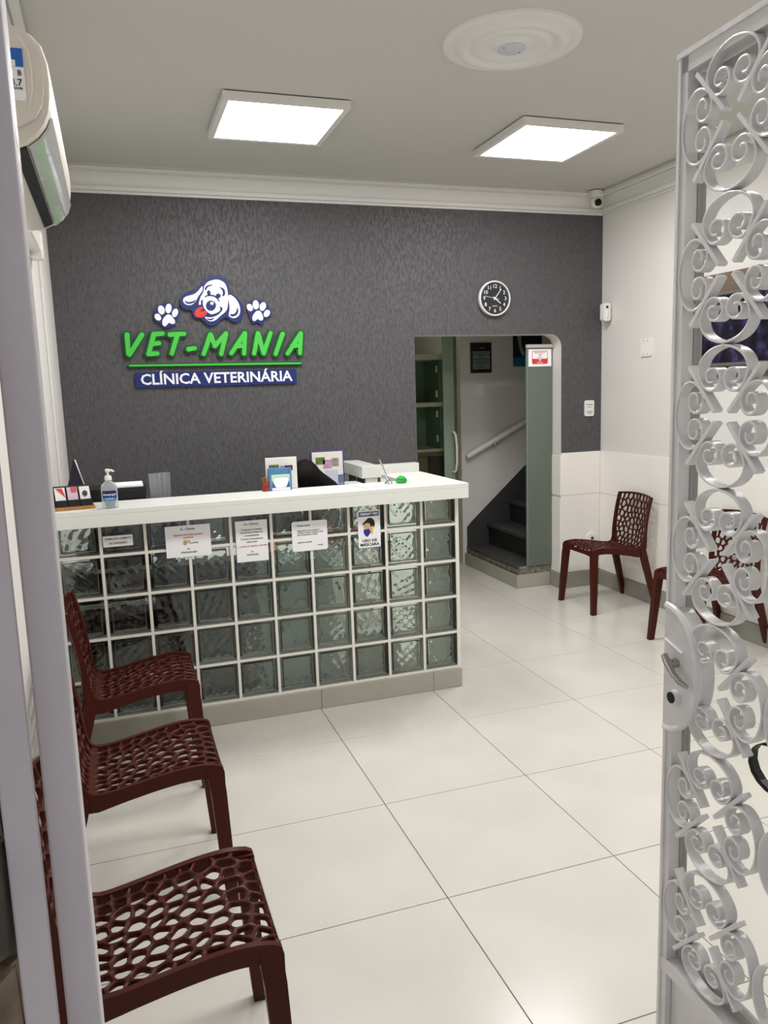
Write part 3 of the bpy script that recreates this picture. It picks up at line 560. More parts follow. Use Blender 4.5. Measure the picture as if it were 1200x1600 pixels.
# ------------------------------------------------------------------ reception counter
YC = 3.652
m_glass = mat('wavy_glass', (240, 247, 243), .012, trans=1, ior=1.46)
m_glass_e = mat('glass_block_edge', (168, 190, 180), .12, trans=.75, ior=1.46)
rc = tag(empty('reception_counter', (.66, YC, 0)), 'glass block reception counter wall with white joints and grey plinth', 'counter')
def block_mesh(seed):
    rnd = random.Random(seed); h = .0885; d = .078
    mb = MB(); mb.box((-h, 0, -h), (h, d, h), 0, bev=.004)
    hi = .073; n = 28
    ph = [(rnd.uniform(35, 190), rnd.uniform(35, 190), rnd.uniform(0, 6.3), rnd.uniform(.4, 1)) for _ in range(8)]
    def wv(x, z, s):
        t = sum(a*math.sin(kx*x*(1 if i % 2 else -1)+kz*z+p+s) for i, (kx, kz, p, a) in enumerate(ph))
        e = max(0, 1-(max(abs(x), abs(z))/hi)**6); return .00075*t*e
    for y, s, fl_ in ((.011, 0, 1), (d-.011, 2.1, 0)):
        k = len(mb.v)
        for i in range(n+1):
            for j in range(n+1):
                x = -hi+2*hi*i/n; z = -hi+2*hi*j/n; mb.v.append((x, y+wv(x, z, s), z))
        for i in range(n):
            for j in range(n):
                a = k+i*(n+1)+j; q = [a, a+n+1, a+n+2, a+1]
                mb.f.append(q[::-1] if fl_ else q); mb.mi.append(0)
    k0 = len(mb.v)-2*(n+1)**2; k1 = len(mb.v)-(n+1)**2
    per = [i*(n+1) for i in range(n)]+[n*(n+1)+j for j in range(n)]+[(n-i)*(n+1)+n for i in range(n)]+[n-j for j in range(n)]
    for a, b in zip(per, per[1:]+per[:1]):
        mb.f.append([k0+b, k0+a, k1+a, k1+b]); mb.mi.append(0)
    me = bpy.data.meshes.new('glass_block'); me.from_pydata(mb.v, [], mb.f); me.materials.append(m_glass)
    # outer shell normals out, cavity normals into the cavity (away from the glass)
    bm = bmesh.new(); bm.from_mesh(me); bmesh.ops.recalc_face_normals(bm, faces=bm.faces)
    nb = len(MB().box((-h, 0, -h), (h, d, h), 0, bev=.004).f); bm.faces.ensure_lookup_table()
    cav = [f for f in bm.faces if f.index >= nb]
    cc = Vector((0, d/2, 0)); f0 = max(cav, key=lambda f: f.calc_center_median().y)
    if f0.normal.y > 0: bmesh.ops.reverse_faces(bm, faces=cav)
    for f in cav: f.smooth = True
    bm.to_mesh(me); bm.free()
    return me
BV = [block_mesh(k) for k in range(6)]
colx = [1.61-.19*k for k in range(11)]; rowz = [.108+.1895*k for k in range(6)]
for i in range(10):
    for j in range(5):
        o = bpy.data.objects.new('glass_block', BV[(i*3+j*5) % 6]); COL.objects.link(o); o.parent = rc
        o.location = (colx[i]-.095-rc.location.x, YC+.002-rc.location.y, rowz[j]+.0945)
mg = MB()
for x in colx: mg.box((x-.0065, YC-.001, .10), (x+.0065, YC+.078, 1.061))
for z in rowz: mg.box((XL+.002, YC, z-.0065), (1.62, YC+.077, z+.0065))
mg.box((1.6055, YC-.002, .10), (1.622, YC+.080, 1.061))
P_(mg, 'mortar_grid', m_mort, rc)
P_(MB().box((XL+.002, YC, .001), (1.618, YC+.078, .10)), 'plinth', m_mort, rc)
for x0, x1 in ((-.298, .262), (.264, .862), (.864, 1.462), (1.464, 1.624)):
    P_(MB().box((x0, YC-.010, .001), (x1, YC-.0005, .100), bev=.0012), 'plinth_tile', m_base2, rc)
ct = MB().prism([(XL+.002, 3.560), (1.640, 3.560), (1.640, 4.21), (1.40, 4.21), (1.40, 3.845), (XL+.002, 3.845)], 'z', 1.0625, 1.085)
ct.box((XL+.002, 3.560, 1.010), (1.640, 3.640, 1.0625)).box((1.6245, 3.640, 1.010), (1.640, 4.21, 1.0625)).box((XL+.002, 3.825, 1.010), (1.40, 3.845, 1.0625))
ct = ct.build('worktop', m_top)
bv_ = ct.modifiers.new('bevel', 'BEVEL'); bv_.width = .002; bv_.segments = 2
tag(ct, 'thick white laminate counter top over the glass blocks', 'counter top')
rs = tag(empty('counter_return', (1.52, 4.2, 0)), 'white return panel at the right end behind the counter top', 'counter')
P_(MB().box((1.600, 3.74, .001), (1.622, 4.20, 1.009)), 'side_panel', m_top, rs)
# back cabinet with glass blocks by the rear wall
bc = tag(empty('rear_counter', (1.5, 4.9, 0)), 'short white-topped glass block counter against the grey wall behind the desk', 'counter')
P_(MB().box((1.435, 4.69, 1.010), (1.555, 5.178, 1.085), bev=.002), 'top', m_top, bc)
for k in range(2):
    for j in range(5):
        o = bpy.data.objects.new('glass_block', BV[(k+j) % 6]); COL.objects.link(o); o.parent = bc; o.rotation_euler = (0, 0, -math.pi/2)
        o.location = (1.460-bc.location.x, 4.80+.19*k-bc.location.y+.0, rowz[j]+.0945)
mg = MB()
for y in (4.705, 4.895, 5.085): mg.box((1.459, y-.0065, .001), (1.539, y+.0065, 1.009))
for z in rowz: mg.box((1.4595, 4.70, z-.0065), (1.538, 5.09, z+.0065))
mg.box((1.459, 5.092, .001), (1.539, 5.178, 1.009)); mg.box((1.459, 4.698, .001), (1.539, 5.09, .101))
P_(mg, 'mortar_grid', m_mort, bc)
P_(MB().box((1.545, 5.10, .10), (1.975, 5.178, 1.046), bev=.002), 'side_board', m_top, bc)
P_(MB().box((1.557, 4.69, .001), (1.575, 5.099, 1.008)), 'end_panel', m_top, bc)
# ------------------------------------------------------------------ sheets taped to the counter front
m_red2 = m_redink
def sheet(name, label, x0, z0, x1, z1, lines, mats, r=.002, y=YC-.006, par_extra=None, cat='notice'):
    e = tag(empty(name, ((x0+x1)/2, y, z0)), label, cat)
    P_(MB().prism(rrect(x0, z0, x1, z1, r, 3), 'y', y, y+.0012), 'sheet', m_paper, e)
    if lines:
        o = text_mesh('printed_text', lines, mats, e, on_back(y-.0002), offset=.0007 if cat == 'sign' else .00022); o.location = -Vector(e.location)
    return e
c1 = .276
e = sheet('paper_notice', 'wide white notice with a small pointing hand, taped across two glass blocks', .176, .830, .377, .975, [('Sr. Cliente', .015, c1, .958), ('Pagamento em cheque somente', .0125, c1, .932, 'CENTER', 1, .128), ('mediante', .0125, c1, .919, 'CENTER', 1), ('Consulta', .012, c1+.022, .893), ('At.', .012, c1, .866), ('Administração', .0125, c1, .851)], [m_ink, m_redink])
P_(MB().prism(smooth_poly([(.252, .890), (.256, .903), (.262, .908), (.268, .903), (.283, .905), (.283, .900), (.272, .897), (.270, .888), (.260, .884)], 3), 'y', YC-.0072, YC-.0062), 'pointing_hand', mat('yellow_print', (196, 168, 96), .7), e)
c2 = .565
sheet('paper_notice', 'tall white notice with a red line near the bottom, taped to the counter', .491, .778, .640, .973, [('Srs. Clientes', .0135, c2, .956), ('A Pagamento de exames', .011, c2, .930, 'CENTER', 0, .095), ('laboratoriais de cheque ou', .011, c2, .917, 'CENTER', 0, .102), ('a transferência', .011, c2, .902, 'CENTER', 0, .068), ('O horário de atendimento', .011, c2, .886, 'CENTER', 0, .105), ('adicional:', .011, c2, .872, 'CENTER', 0, .05), ('somente de segunda a sexta-feira', .011, c2+.008, .852, 'CENTER', 1, .128), ('(', .012, .499, .852), ('At.', .011, c2, .825), ('Administração', .0115, c2, .811, 'CENTER', 0, .056)], [m_ink, m_redink])
e = sheet('paper_notice', 'white laminated notice with clipped corners left of the mask sign', .756, .803, .930, .948, [('Prezados clientes', .0115, .782, .927, 'LEFT', 0, .062), ('Pagamentos de consultas e', .010, .782, .902, 'LEFT', 0, .110), ('cirurgias somente mediante recibo', .010, .782, .892, 'LEFT', 0, .128), ('após o atendimento completo', .010, .782, .882, 'LEFT', 0, .100), ('Agradecemos a compreensão', .010, .782, .846, 'LEFT', 0, .070), ('Direção', .008, .893, .828)], [m_ink], r=.010)
sheet('paper_notice', 'small white strip reading CREMAÇÃO SOMENTE NO DINHEIRO!', -.090, .906, .036, .955, [('CREMAÇÃO SOMENTE', .0125, -.027, .941, 'CENTER', 0, .112), ('NO DINHEIRO!', .0125, -.027, .921, 'CENTER', 0, .075)], [m_ink])
e = sheet('mask_sign', 'white and blue mask required sign with a masked head on the counter front', 1.085, .790, 1.199, .974, [('OBRIGATÓRIO', .0175, 1.142, .9565, 'CENTER', 1, .094), ('USO DE', .0185, 1.142, .824, 'CENTER', 0, .076), ('MÁSCARA', .0195, 1.142, .804, 'CENTER', 0, .098)], [m_ink, m_paper], r=.004, cat='sign')
P_(MB().box((1.090, YC-.00615, .945), (1.194, YC-.0058, .968)), 'blue_header', m_navy, e)
def msk(name, pts, m, d): P_(MB().prism(smooth_poly(pts, 3), 'y', YC-.006-d, YC-.006-d+.0004), name, m, e)
mz = lambda a, b: (1.085+(a-180)/840*.114, .974-(b-150)/1260*.184)
msk('head', [mz(*p) for p in [(380, 640), (560, 560), (660, 640), (740, 680), (745, 800), (720, 930), (680, 980), (640, 900), (560, 940), (420, 820)]], mat('sign_skin', (222, 182, 128), .6), .0003)
msk('hair', [mz(*p) for p in [(340, 610), (370, 570), (480, 480), (560, 415), (660, 405), (760, 460), (815, 570), (800, 700), (770, 730), (720, 670), (660, 720), (640, 640), (580, 570), (480, 580), (380, 630)]], m_black, .0007)
msk('mask', [mz(*p) for p in [(385, 800), (480, 785), (590, 770), (620, 840), (650, 885), (600, 960), (540, 1030), (490, 1035), (420, 970), (388, 880)]], mat('sign_blue', (24, 52, 150), .5), .0007)
msk('eyebrow', [mz(*p) for p in [(420, 700), (470, 680), (540, 690), (470, 695)]], m_black, .0007)
# ------------------------------------------------------------------ things on the counter top
ZT = 1.0855
bt = tag(empty('gel_bottle', (-.045, 3.60, ZT)), 'clear pump bottle of hand gel with blue label on the counter', 'bottle')
def ovsec(sx, sy, z, n=24, p=3.2):
    out = []
    for k in range(n):
        a = 2*math.pi*k/n; c, s = math.cos(a), math.sin(a)
        out.append((sx*math.copysign(abs(c)**(2/p), c), sy*math.copysign(abs(s)**(2/p), s), z))
    return out
m_clear = mat('clear_plastic', (226, 232, 232), .12, trans=.6, ior=1.3)
MB().loft([ovsec(.030, .019, 0), ovsec(.034, .022, .004), ovsec(.034, .022, .086), ovsec(.030, .020, .102), ovsec(.014, .013, .117, p=2), ovsec(.012, .012, .124, p=2)]).build('bottle_body', m_clear, bt, smooth=True)
MB().lathe([(.0145, .122), (.0145, .137), (.011, .142), (.006, .144)], (0, 0, 0), 'z', 20).build('collar', m_wplast, bt, smooth=True)
mb = MB().tube([(0, 0, .143), (0, 0, .160)], .005, 10).tube([(-.010, 0, .164), (.004, 0, .164), (.018, 0, .163), (.026, 0, .157)], [.006, .006, .0045, .0035], 10).lathe([(.008, .156), (.008, .168), (.004, .171)], (0, 0, 0), 'z', 14)
mb.build('pump_head', m_wplast, bt, smooth=True)
lb = MB().box((-.0285, -.0242, .036), (.0285, -.0226, .078), bev=.0004).build('label', mat('label_navy', (24, 40, 96), .4), bt)
MB().box((-.0285, -.0246, .036), (.0285, -.0243, .050)).build('label_band', mat('label_sky_blue', (40, 140, 205), .4), lb)
text_mesh('lettering', [('Asseptgel', .015, 0, .062, 'CENTER', 0, .052), ('gel antisséptico', .006, 0, .043, 'CENTER', 0, .036)], [m_swhite], lb, lambda u, v, h: (u, -.0248-h, v), .0003)
# card holder
ch = tag(empty('card_holder', (-.195, 3.68, ZT), .10), 'black three-pocket card holder on a wooden base at the left end', 'card holder')
MB().prism([(-.085, -.055), (.082, -.055), (.082, .045), (-.085, .045)], 'z', .001, .012).build('wooden_base', mat('honey_wood', (176, 124, 58), .4, noise=(20, .2, (1, 8, 1))), ch)
mb = MB().loft([[(-.080, -.020, .013), (.076, -.020, .013), (.076, .004, .013), (-.080, .004, .013)], [(-.080, .022, .098), (.070, .022, .098), (.070, .028, .098), (-.080, .028, .098)]])
mb.build('back_plate', m_black, ch)
cards = [((240, 240, 240), (216, 70, 62)), ((216, 190, 206), (212, 90, 84)), ((238, 238, 238), (60, 60, 66))]
for i, (c_a, c_b) in enumerate(cards):
    x0 = -.074+.050*i
    MB().loft([[(x0, -.038, .013), (x0+.046, -.038, .013), (x0+.046, -.0365, .013), (x0, -.0365, .013)], [(x0, -.034, .042), (x0+.046, -.034, .042), (x0+.046, -.0325, .042), (x0, -.0325, .042)]]).build('pocket', mat('smoky_pocket', (34, 32, 34), .15), ch)
    cd = MB().loft([[(x0+.002, -.030, .014), (x0+.044, -.030, .014), (x0+.044, -.028, .014), (x0+.002, -.028, .014)], [(x0-.002, -.001, .094), (x0+.040, -.001, .094), (x0+.040, .001, .094), (x0-.002, .001, .094)]])
    k_ = tag(cd.build('card_stack', mat('card_%d' % i, c_a, .6)), ['white card with red triangle in the left pocket of the holder', 'pinkish card in the middle pocket of the card holder', 'white card with dark logo in the right pocket of the holder'][i], 'card', 'cards in the holder')
    k_.matrix_world = ch.matrix_world if False else Matrix.Translation((-.195, 3.68, ZT)) @ Matrix.Rotation(.10, 4, 'Z')
    def fc(a, b): # point on the card face
        t = b; return (x0+.002-.004*t+.042*a, -.0306+.029*t-.0006, .014+.080*t)
    pts = [[(.1, .97), (.75, .97), (1, .45)], [(.35, .99), (.98, .99), (.9, .72), (.4, .72)], [(.25, .55), (.5, .45), (.75, .55), (.75, .72), (.5, .8), (.25, .7)]][i]
    MB().add([fc(*p) for p in pts], [list(range(len(pts)))]).build('card_print', mat('card_print_%d' % i, c_b, .6), k_, fix=False)
# paper, pen stand and green glass paperweight
pp = MB().prism([(1.100, 3.775), (1.135, 3.635), (1.262, 3.665), (1.250, 3.80)], 'z', ZT, ZT+.002).build('paper_slip', mat('pale_blue_paper', (205, 224, 226), .7)); tag(pp, 'pale blue paper slip lying near the right end of the counter top', 'paper')
pn = tag(empty('pen_stand', (1.283, 3.745, ZT)), 'silver counter pen leaning in its round chrome stand', 'pen')
MB().lathe([(.020, 0), (.020, .006), (.012, .012), (.010, .020), (.004, .024)], (0, 0, 0), 'z', 20).build('stand', m_chrome, pn, smooth=True)
MB().tube([(0, 0, .015), (-.012, 0, .045), (-.040, 0, .118), (-.044, 0, .128)], [.004, .0045, .0045, .003], 10).build('pen', m_chrome, pn, smooth=True)
gw = MB(); n8 = 9
for_ring = lambda r, z, off: [(r*math.cos(2*math.pi*(k+off)/n8), r*math.sin(2*math.pi*(k+off)/n8), z) for k in range(n8)]
gw.loft([for_ring(.024, 0, 0), for_ring(.031, .010, .5), for_ring(.027, .022, 0), for_ring(.015, .032, .5), for_ring(.006, .036, 0)])
g_ = gw.build('glass_paperweight', mat('green_crystal', (70, 220, 95), .04, trans=.85, ior=1.5, emit=None)); g_.location = (1.352, 3.745, ZT); tag(g_, 'faceted green glass paperweight on the counter top', 'paperweight')
# ------------------------------------------------------------------ behind the counter
dk = tag(empty('reception_desk', (.55, 4.05, 0)), 'white lower work desk hidden behind the glass block counter', 'desk')
P_(MB().box((-.28, 3.93, .735), (1.38, 4.32, .765), bev=.003), 'desktop', m_top, dk)
P_(MB().box((.62, 3.92, .05), (1.02, 4.28, .734), bev=.004), 'drawer_pedestal', mat('pale_teal_laminate', (206, 222, 218), .45), dk)
for z in (.07, .29, .51):
    P_(MB().box((.63, 3.905, z), (1.01, 3.919, z+.205), bev=.003), 'drawer', mat('pale_teal_laminate', (0,0,0)), dk)
P_(MB().box((-.27, 4.24, .02), (.50, 4.27, .734)), 'modesty_panel', m_dark, dk)
P_(MB().box((-.275, 3.88, .001), (-.245, 4.28, .734)), 'end_panel', m_top, dk)
def simple_box(name, label, cat, a, b, m, lid=None, group=None):
    c = ((a[0]+b[0])/2, (a[1]+b[1])/2, a[2]); e = tag(empty(name, c), label, cat, group)
    P_(MB().box(a, b, bev=.004), 'body', m, e)
    z = b[2]
    P_(MB().box((a[0]-.003, a[1]-.003, z-.02), (b[0]+.003, b[1]+.003, z+.004), bev=.002), 'lid', lid or m, e)
simple_box('storage_box', 'dark storage box on the floor behind the leftmost glass blocks', 'box', (-.22, 3.86, .001), (.02, 4.06, .30), m_dark)
simple_box('storage_box', 'brown cardboard box on the floor behind the glass blocks', 'box', (.06, 3.82, .001), (.30, 4.02, .42), mat('dark_cardboard', (84, 52, 42), .8))
simple_box('computer_tower', 'black computer case under the desk behind the glass blocks', 'computer', (.34, 3.86, .001), (.54, 4.20, .46), m_black, mat('charcoal', (30, 30, 32), .4))
simple_box('red_box', 'dark red box on the desk behind the glass blocks', 'box', (1.06, 3.935, .766), (1.16, 3.985, .835), mat('dark_red', (128, 24, 30), .5))
simple_box('waste_bin', 'white bin on the floor behind the glass blocks near the right end', 'bin', (1.14, 3.82, .001), (1.34, 4.02, .30), m_wplast)
simple_box('desk_organizer', 'black stacked letter trays behind the hand gel bottle', 'tray', (-.16, 3.88, .766), (.115, 4.08, 1.135), m_black)
simple_box('medicine_carton', 'white carton on the desk behind the second row of glass blocks', 'box', (-.06, 3.86, .55), (.05, 3.925, .72), m_paper) if False else None
for k, (pts, lab) in enumerate(((((.70, 3.895, .70), (.74, 3.88, .62), (.70, 3.885, .52), (.76, 3.88, .45), (.72, 3.885, .33)), 'tangled black cable hanging behind the middle glass blocks'), (((.90, 3.895, .72), (.93, 3.88, .58), (.90, 3.885, .46), (.92, 3.88, .34), (.90, 3.885, .22)), 'long black cable hanging in front of the pale drawers'))):
    mb = MB(); pp_ = [Vector(p) for p in pts]; out = []
    for a_, b_ in zip(pp_, pp_[1:]):
        for q in range(5): out.append(a_.lerp(b_, q/5)+Vector((.012*math.sin(q*1.3+k), 0, 0)))
    mb.tube(out+[pp_[-1]], .006, 8)
    if k == 0:
        mb.tube([(.735+.035*math.cos(q*.7), 3.885, .60+.035*math.sin(q*.9)) for q in range(22)], .006, 6)
    tag(mb.build('power_cable', m_black, smooth=True), lab, 'cable')
for (x0, x1, z0, z1, y0, rgb, nm, lab) in ((-.07, -.01, .60, .715, 3.885, (196, 190, 184), 'medicine_box', 'pale medicine box seen through the glass blocks at left'), (.00, .06, .60, .67, 3.885, (200, 80, 110), 'medicine_box', 'pink medicine box seen through the glass blocks at left')):
    e = tag(empty(nm, ((x0+x1)/2, y0+.02, z0)), lab, 'box')
    P_(MB().box((x0, y0, z0), (x1, y0+.045, z1), bev=.002), 'carton', mat(nm+str(rgb[0]), rgb, .6), e)
    P_(MB().box((x0+.006, y0-.0008, z0+.02), (x1-.006, y0-.0001, z0+.035)), 'label_stripe', m_dark, e)
ws = tag(empty('wall_shelf', (-.10, 3.90, .585)), 'narrow white shelf fixed inside the counter at its left end', 'shelf')
P_(MB().box((-.29, 3.865, .580), (.12, 3.928, .598), bev=.002), 'board', m_top, ws)
P_(MB().box((-.298, 3.865, .50), (-.280, 3.928, .5795)), 'bracket', m_top, ws)
# papers on the trays, dark screen, plastic file sleeves
pw = MB().prism([(-.03, 3.885), (.105, 3.885), (.105, 4.05), (-.03, 4.05)], 'z', 1.1405, 1.150).build('paper_stack', m_paper); tag(pw, 'white papers lying on the black trays behind the gel bottle', 'paper')
mo = tag(empty('tablet_display', (-.19, 3.83, ZT)), 'dark triangular standing display behind the card holder', 'display')
P_(MB().loft([[(-.245, 3.765, ZT), (-.125, 3.765, ZT), (-.125, 3.772, ZT), (-.245, 3.772, ZT)], [(-.190, 3.80, 1.285), (-.180, 3.80, 1.285), (-.180, 3.807, 1.285), (-.190, 3.807, 1.285)]]), 'front_panel', mat('dark_navy_gloss', (22, 24, 38), .15), mo)
P_(MB().loft([[(-.245, 3.84, ZT), (-.125, 3.84, ZT), (-.125, 3.845, ZT), (-.245, 3.845, ZT)], [(-.190, 3.809, 1.283), (-.180, 3.809, 1.283), (-.180, 3.813, 1.283), (-.190, 3.813, 1.283)]]), 'rear_panel', m_black, mo)
P_(MB().tube([(-.126, 3.762, ZT+.003), (-.181, 3.797, 1.288)], .003, 6), 'edge_trim', m_chrome, mo)
P_(MB().box((-.245, 3.765, ZT), (-.125, 3.845, ZT+.003)), 'base', m_black, mo)
m_sleeve = mat('clear_sleeve', (215, 218, 220), .15, trans=.75, ior=1.15)
for k in range(4):
    x0 = .136+.024*k
    mb = MB().loft([[(x0+.004, 3.90+.012*k, .95), (x0+.022, 3.90+.012*k, .95), (x0+.022, 3.904+.012*k, .95), (x0+.004, 3.904+.012*k, .95)], [(x0-.004, 3.89+.012*k, 1.198), (x0+.026, 3.89+.012*k, 1.196), (x0+.026, 3.894+.012*k, 1.196), (x0-.004, 3.894+.012*k, 1.198)]])
    o = mb.build('file_sleeve', m_sleeve)
    tag(o, ['leftmost clear plastic file sleeve standing behind the counter', 'second clear plastic file sleeve from the gel bottle', 'third clear plastic file sleeve from the gel bottle', 'rightmost clear plastic file sleeve standing behind the counter'][k], 'sleeve', 'clear file sleeves')
fr = tag(empty('sleeve_rack', (.16, 3.93, .766)), 'black rack holding the clear file sleeves behind the counter', 'rack')
P_(MB().box((.135, 3.885, .766), (.235, 3.965, .775)), 'base', m_black, fr)
P_(MB().box((.135, 3.885, .775), (.235, 3.890, .95)), 'front', m_black, fr); P_(MB().box((.135, 3.955, .775), (.235, 3.960, .95)), 'rear', m_black, fr)
# saint figurine
sf = tag(empty('figurine', (.672, 3.80, ZT)), 'small red and gold saint figurine with halo on the counter', 'figurine')
MB().loft([ovsec(.017, .012, 0, 16, 2), ovsec(.020, .013, .008, 16, 2), ovsec(.014, .010, .030, 16, 2), ovsec(.016, .010, .040, 16, 2), ovsec(.006, .006, .046, 16, 2)]).build('robe', mat('red_gold_robe', (150, 48, 26), .5, noise=(60, .5)), sf, smooth=True)
MB().lathe([(.002, .043), (.007, .047), (.0085, .054), (.006, .062), (.001, .065)], (0, 0, 0), 'z', 14).build('head', mat('figurine_skin', (120, 78, 52), .5), sf, smooth=True)
MB().lathe([(.016, .0085), (.016, .006), (.012, .006), (.012, .0085)], (0, 0, .054), 'y', 24, caps=False).build('halo', mat('gold', (190, 150, 70), .3, metal=.8), sf, smooth=True)
# leaflet holder and two display boards
lh = tag(empty('leaflet_box', (.74, 3.80, ZT)), 'blue leaflet box holding green and white leaflets on the counter', 'leaflet box')
m_blue = mat('leaflet_blue', (84, 134, 178), .4)
P_(MB().box((.690, 3.80, ZT), (.800, 3.835, ZT+.106)).box((.690, 3.795, ZT), (.700, 3.80, ZT+.102)).box((.790, 3.795, ZT), (.800, 3.80, ZT+.102)), 'case', m_blue, lh)
P_(MB().box((.700, 3.792, ZT+.010), (.790, 3.799, ZT+.078)), 'leaflets', mat('mint_paper', (190, 222, 200), .6), lh)
P_(MB().prism(smooth_poly([(.715, ZT+.018), (.712, ZT+.056), (.745, ZT+.062), (.780, ZT+.056), (.775, ZT+.020)]), 'y', 3.7905, 3.7918), 'label_oval', m_paper, lh)
P_(MB().box((.700, 3.7885, ZT), (.790, 3.7915, ZT+.014)), 'lip', m_swhite, lh)
for s in (0, 1): P_(MB().prism([(.701+.069*s, ZT+.014), (.720+.069*s, ZT+.014), (.703+.083*s, ZT+.050)], 'y', 3.790, 3.7917), 'blue_corner', mat('strong_blue', (20, 92, 160), .5), lh)
m_grn = mat('photo_green', (92, 122, 60), .6, noise=(70, .5)); m_pnk = mat('photo_pink', (196, 150, 178), .6, noise=(60, .3)); m_dkp = mat('photo_dark', (70, 48, 62), .6, noise=(60, .4))
def board(name, label, x0, x1, z0, z1, y, frame, lean=.0, items=()):
    e = tag(empty(name, ((x0+x1)/2, y, z0)), label, 'display board')
    P_(MB().box((x0, y, z0), (x1, y+.008, z1), bev=.001), 'board', frame or m_paper, e)
    f = .007 if frame else .002
    P_(MB().box((x0+f, y-.0015, z0+f), (x1-f, y-.0003, z1-f)), 'sheet', mat('cream_sheet', (234, 232, 220), .7), e)
    for n_, a, b, m in items:
        P_(MB().box((x0+a[0]*(x1-x0), y-.0025, z0+a[1]*(z1-z0)), (x0+b[0]*(x1-x0), y-.0017, z0+b[1]*(z1-z0))), n_, m, e)
    P_(MB().loft([[((x0+x1)/2-.02, y+.009, z1-.06), ((x0+x1)/2+.02, y+.009, z1-.06), ((x0+x1)/2+.02, y+.011, z1-.06), ((x0+x1)/2-.02, y+.011, z1-.06)], [((x0+x1)/2-.02, y+.05, z0), ((x0+x1)/2+.02, y+.05, z0), ((x0+x1)/2+.02, y+.052, z0), ((x0+x1)/2-.02, y+.052, z0)]]), 'strut', m_paper, e)
board('display_board', 'white leaflet board with pet photos behind the blue leaflet box',   .683, .838, 1.086, 1.242, 3.84-.0, None, items=[('photo', (.10, .50), (.42, .78), m_grn), ('photo', (.46, .50), (.58, .74), m_pnk), ('photo', (.60, .58), (.86, .74), m_dkp)])
P2 = .97
board('display_board', 'purple-framed display board with pet photos at the right of the seated person', 1.096, 1.300, .990, 1.203, 4.62, mat('purple_frame', (86, 52, 142), .45), items=[('photo', (.14, .62), (.42, .82), m_grn), ('photo', (.36, .50), (.62, .74), m_pnk), ('photo', (.62, .55), (.84, .78), mat('photo_grey', (150, 146, 140), .6, noise=(60, .3))), ('leaflet', (.42, .05), (.80, .45), mat('lilac_leaflet', (206, 206, 222), .6)), ('sticker', (.80, .05), (.98, .30), mat('steel_blue', (104, 124, 152), .5))])
st_ = tag(empty('low_cabinet', (1.22, 4.68, .001)), 'white low cabinet under the purple-framed board behind the desk', 'cabinet')
P_(MB().box((1.15, 4.60, .966), (1.42, 4.78, .989), bev=.002), 'top', m_top, st_)
for x in (1.155, 1.392): P_(MB().box((x, 4.605, .001), (x+.018, 4.775, .9655)), 'side', m_top, st_)
P_(MB().box((1.174, 4.76, .001), (1.391, 4.774, .9655)), 'back', m_top, st_)
# seated person bent over the desk (mostly hidden): one skinned body
def skin_body(name, verts, edges, radii, m, sub=2):
    me = bpy.data.meshes.new(name); me.from_pydata(verts, edges, [])
    ob = bpy.data.objects.new(name, me); COL.objects.link(ob)
    md = ob.modifiers.new('skin', 'SKIN'); ob.modifiers.new('sub', 'SUBSURF').levels = sub
    for i, r in enumerate(radii):
        sv = me.skin_vertices[0].data[i]; sv.radius = (r, r) if not isinstance(r, tuple) else r; sv.use_root = (i == 0)
    dg = bpy.context.evaluated_depsgraph_get(); nm = bpy.data.meshes.new_from_object(ob.evaluated_get(dg))
    bpy.data.objects.remove(ob); nm.materials.clear(); nm.materials.append(m)
    for p in nm.polygons: p.use_smooth = True
    return nm
m_skin = mat('skin', (176, 128, 104), .5); m_hair = mat('black_hair', (10, 8, 7), .6, spec=.15, noise=(3, .35, (30, 30, 2)), bump=(14, .5, (12, 12, 1)))
m_shirt = mat('black_shirt', (13, 13, 15), .8); m_trous = mat('navy_trousers', (30, 32, 44), .8)
V_ = [(1.02, 4.62, .52), (1.03, 4.60, .66), (1.04, 4.52, .82), (1.03, 4.42, .96), (.99, 4.35, 1.03), (.955, 4.31, 1.065), (.925, 4.285, 1.11), (.915, 4.28, 1.15),
      (1.15, 4.42, .98), (1.21, 4.28, .84), (1.12, 4.14, .80), (1.05, 4.08, .79), (.87, 4.40, .96), (.80, 4.28, .83), (.78, 4.15, .80), (.79, 4.08, .79),
      (1.11, 4.58, .50), (1.12, 4.40, .52), (1.14, 4.40, .30), (1.15, 4.42, .06), (1.15, 4.36, .04), (.93, 4.58, .50), (.56, 4.44, .52), (.57, 4.46, .30), (.57, 4.48, .06), (.57, 4.40, .04)]
E_ = [(0, 1), (1, 2), (2, 3), (3, 4), (4, 5), (5, 6), (6, 7), (3, 8), (8, 9), (9, 10), (10, 11), (3, 12), (12, 13), (13, 14), (14, 15), (0, 16), (16, 17), (17, 18), (18, 19), (19, 20), (0, 21), (21, 22), (22, 23), (23, 24), (24, 25)]
R_ = [(.15, .11), (.14, .10), (.15, .105), (.15, .10), (.07, .06), (.055, .055), (.078, .085), (.07, .078), .06, .048, .036, .030, .06, .048, .036, .030, .085, .07, .052, .038, .03, .085, .07, .052, .038, .03]
# keep both knees under the desk edge
V_[22] = (.60, 4.42, .52)
V_ = [(x-(0 if i in (5, 6, 7) else .06 if i == 4 else .12), y, z) for i, (x, y, z) in enumerate(V_)]
pe = tag(empty('person', (1.02, 4.62, 0)), 'person with black hair in a black top, bent low at the desk behind the counter', 'person')
bm_ = skin_body('body', V_, E_, R_, m_skin)
bo = bpy.data.objects.new('body', bm_); COL.objects.link(bo); bo.parent = pe; bo.location = -Vector(pe.location)+Vector((.02, -.14, 0))
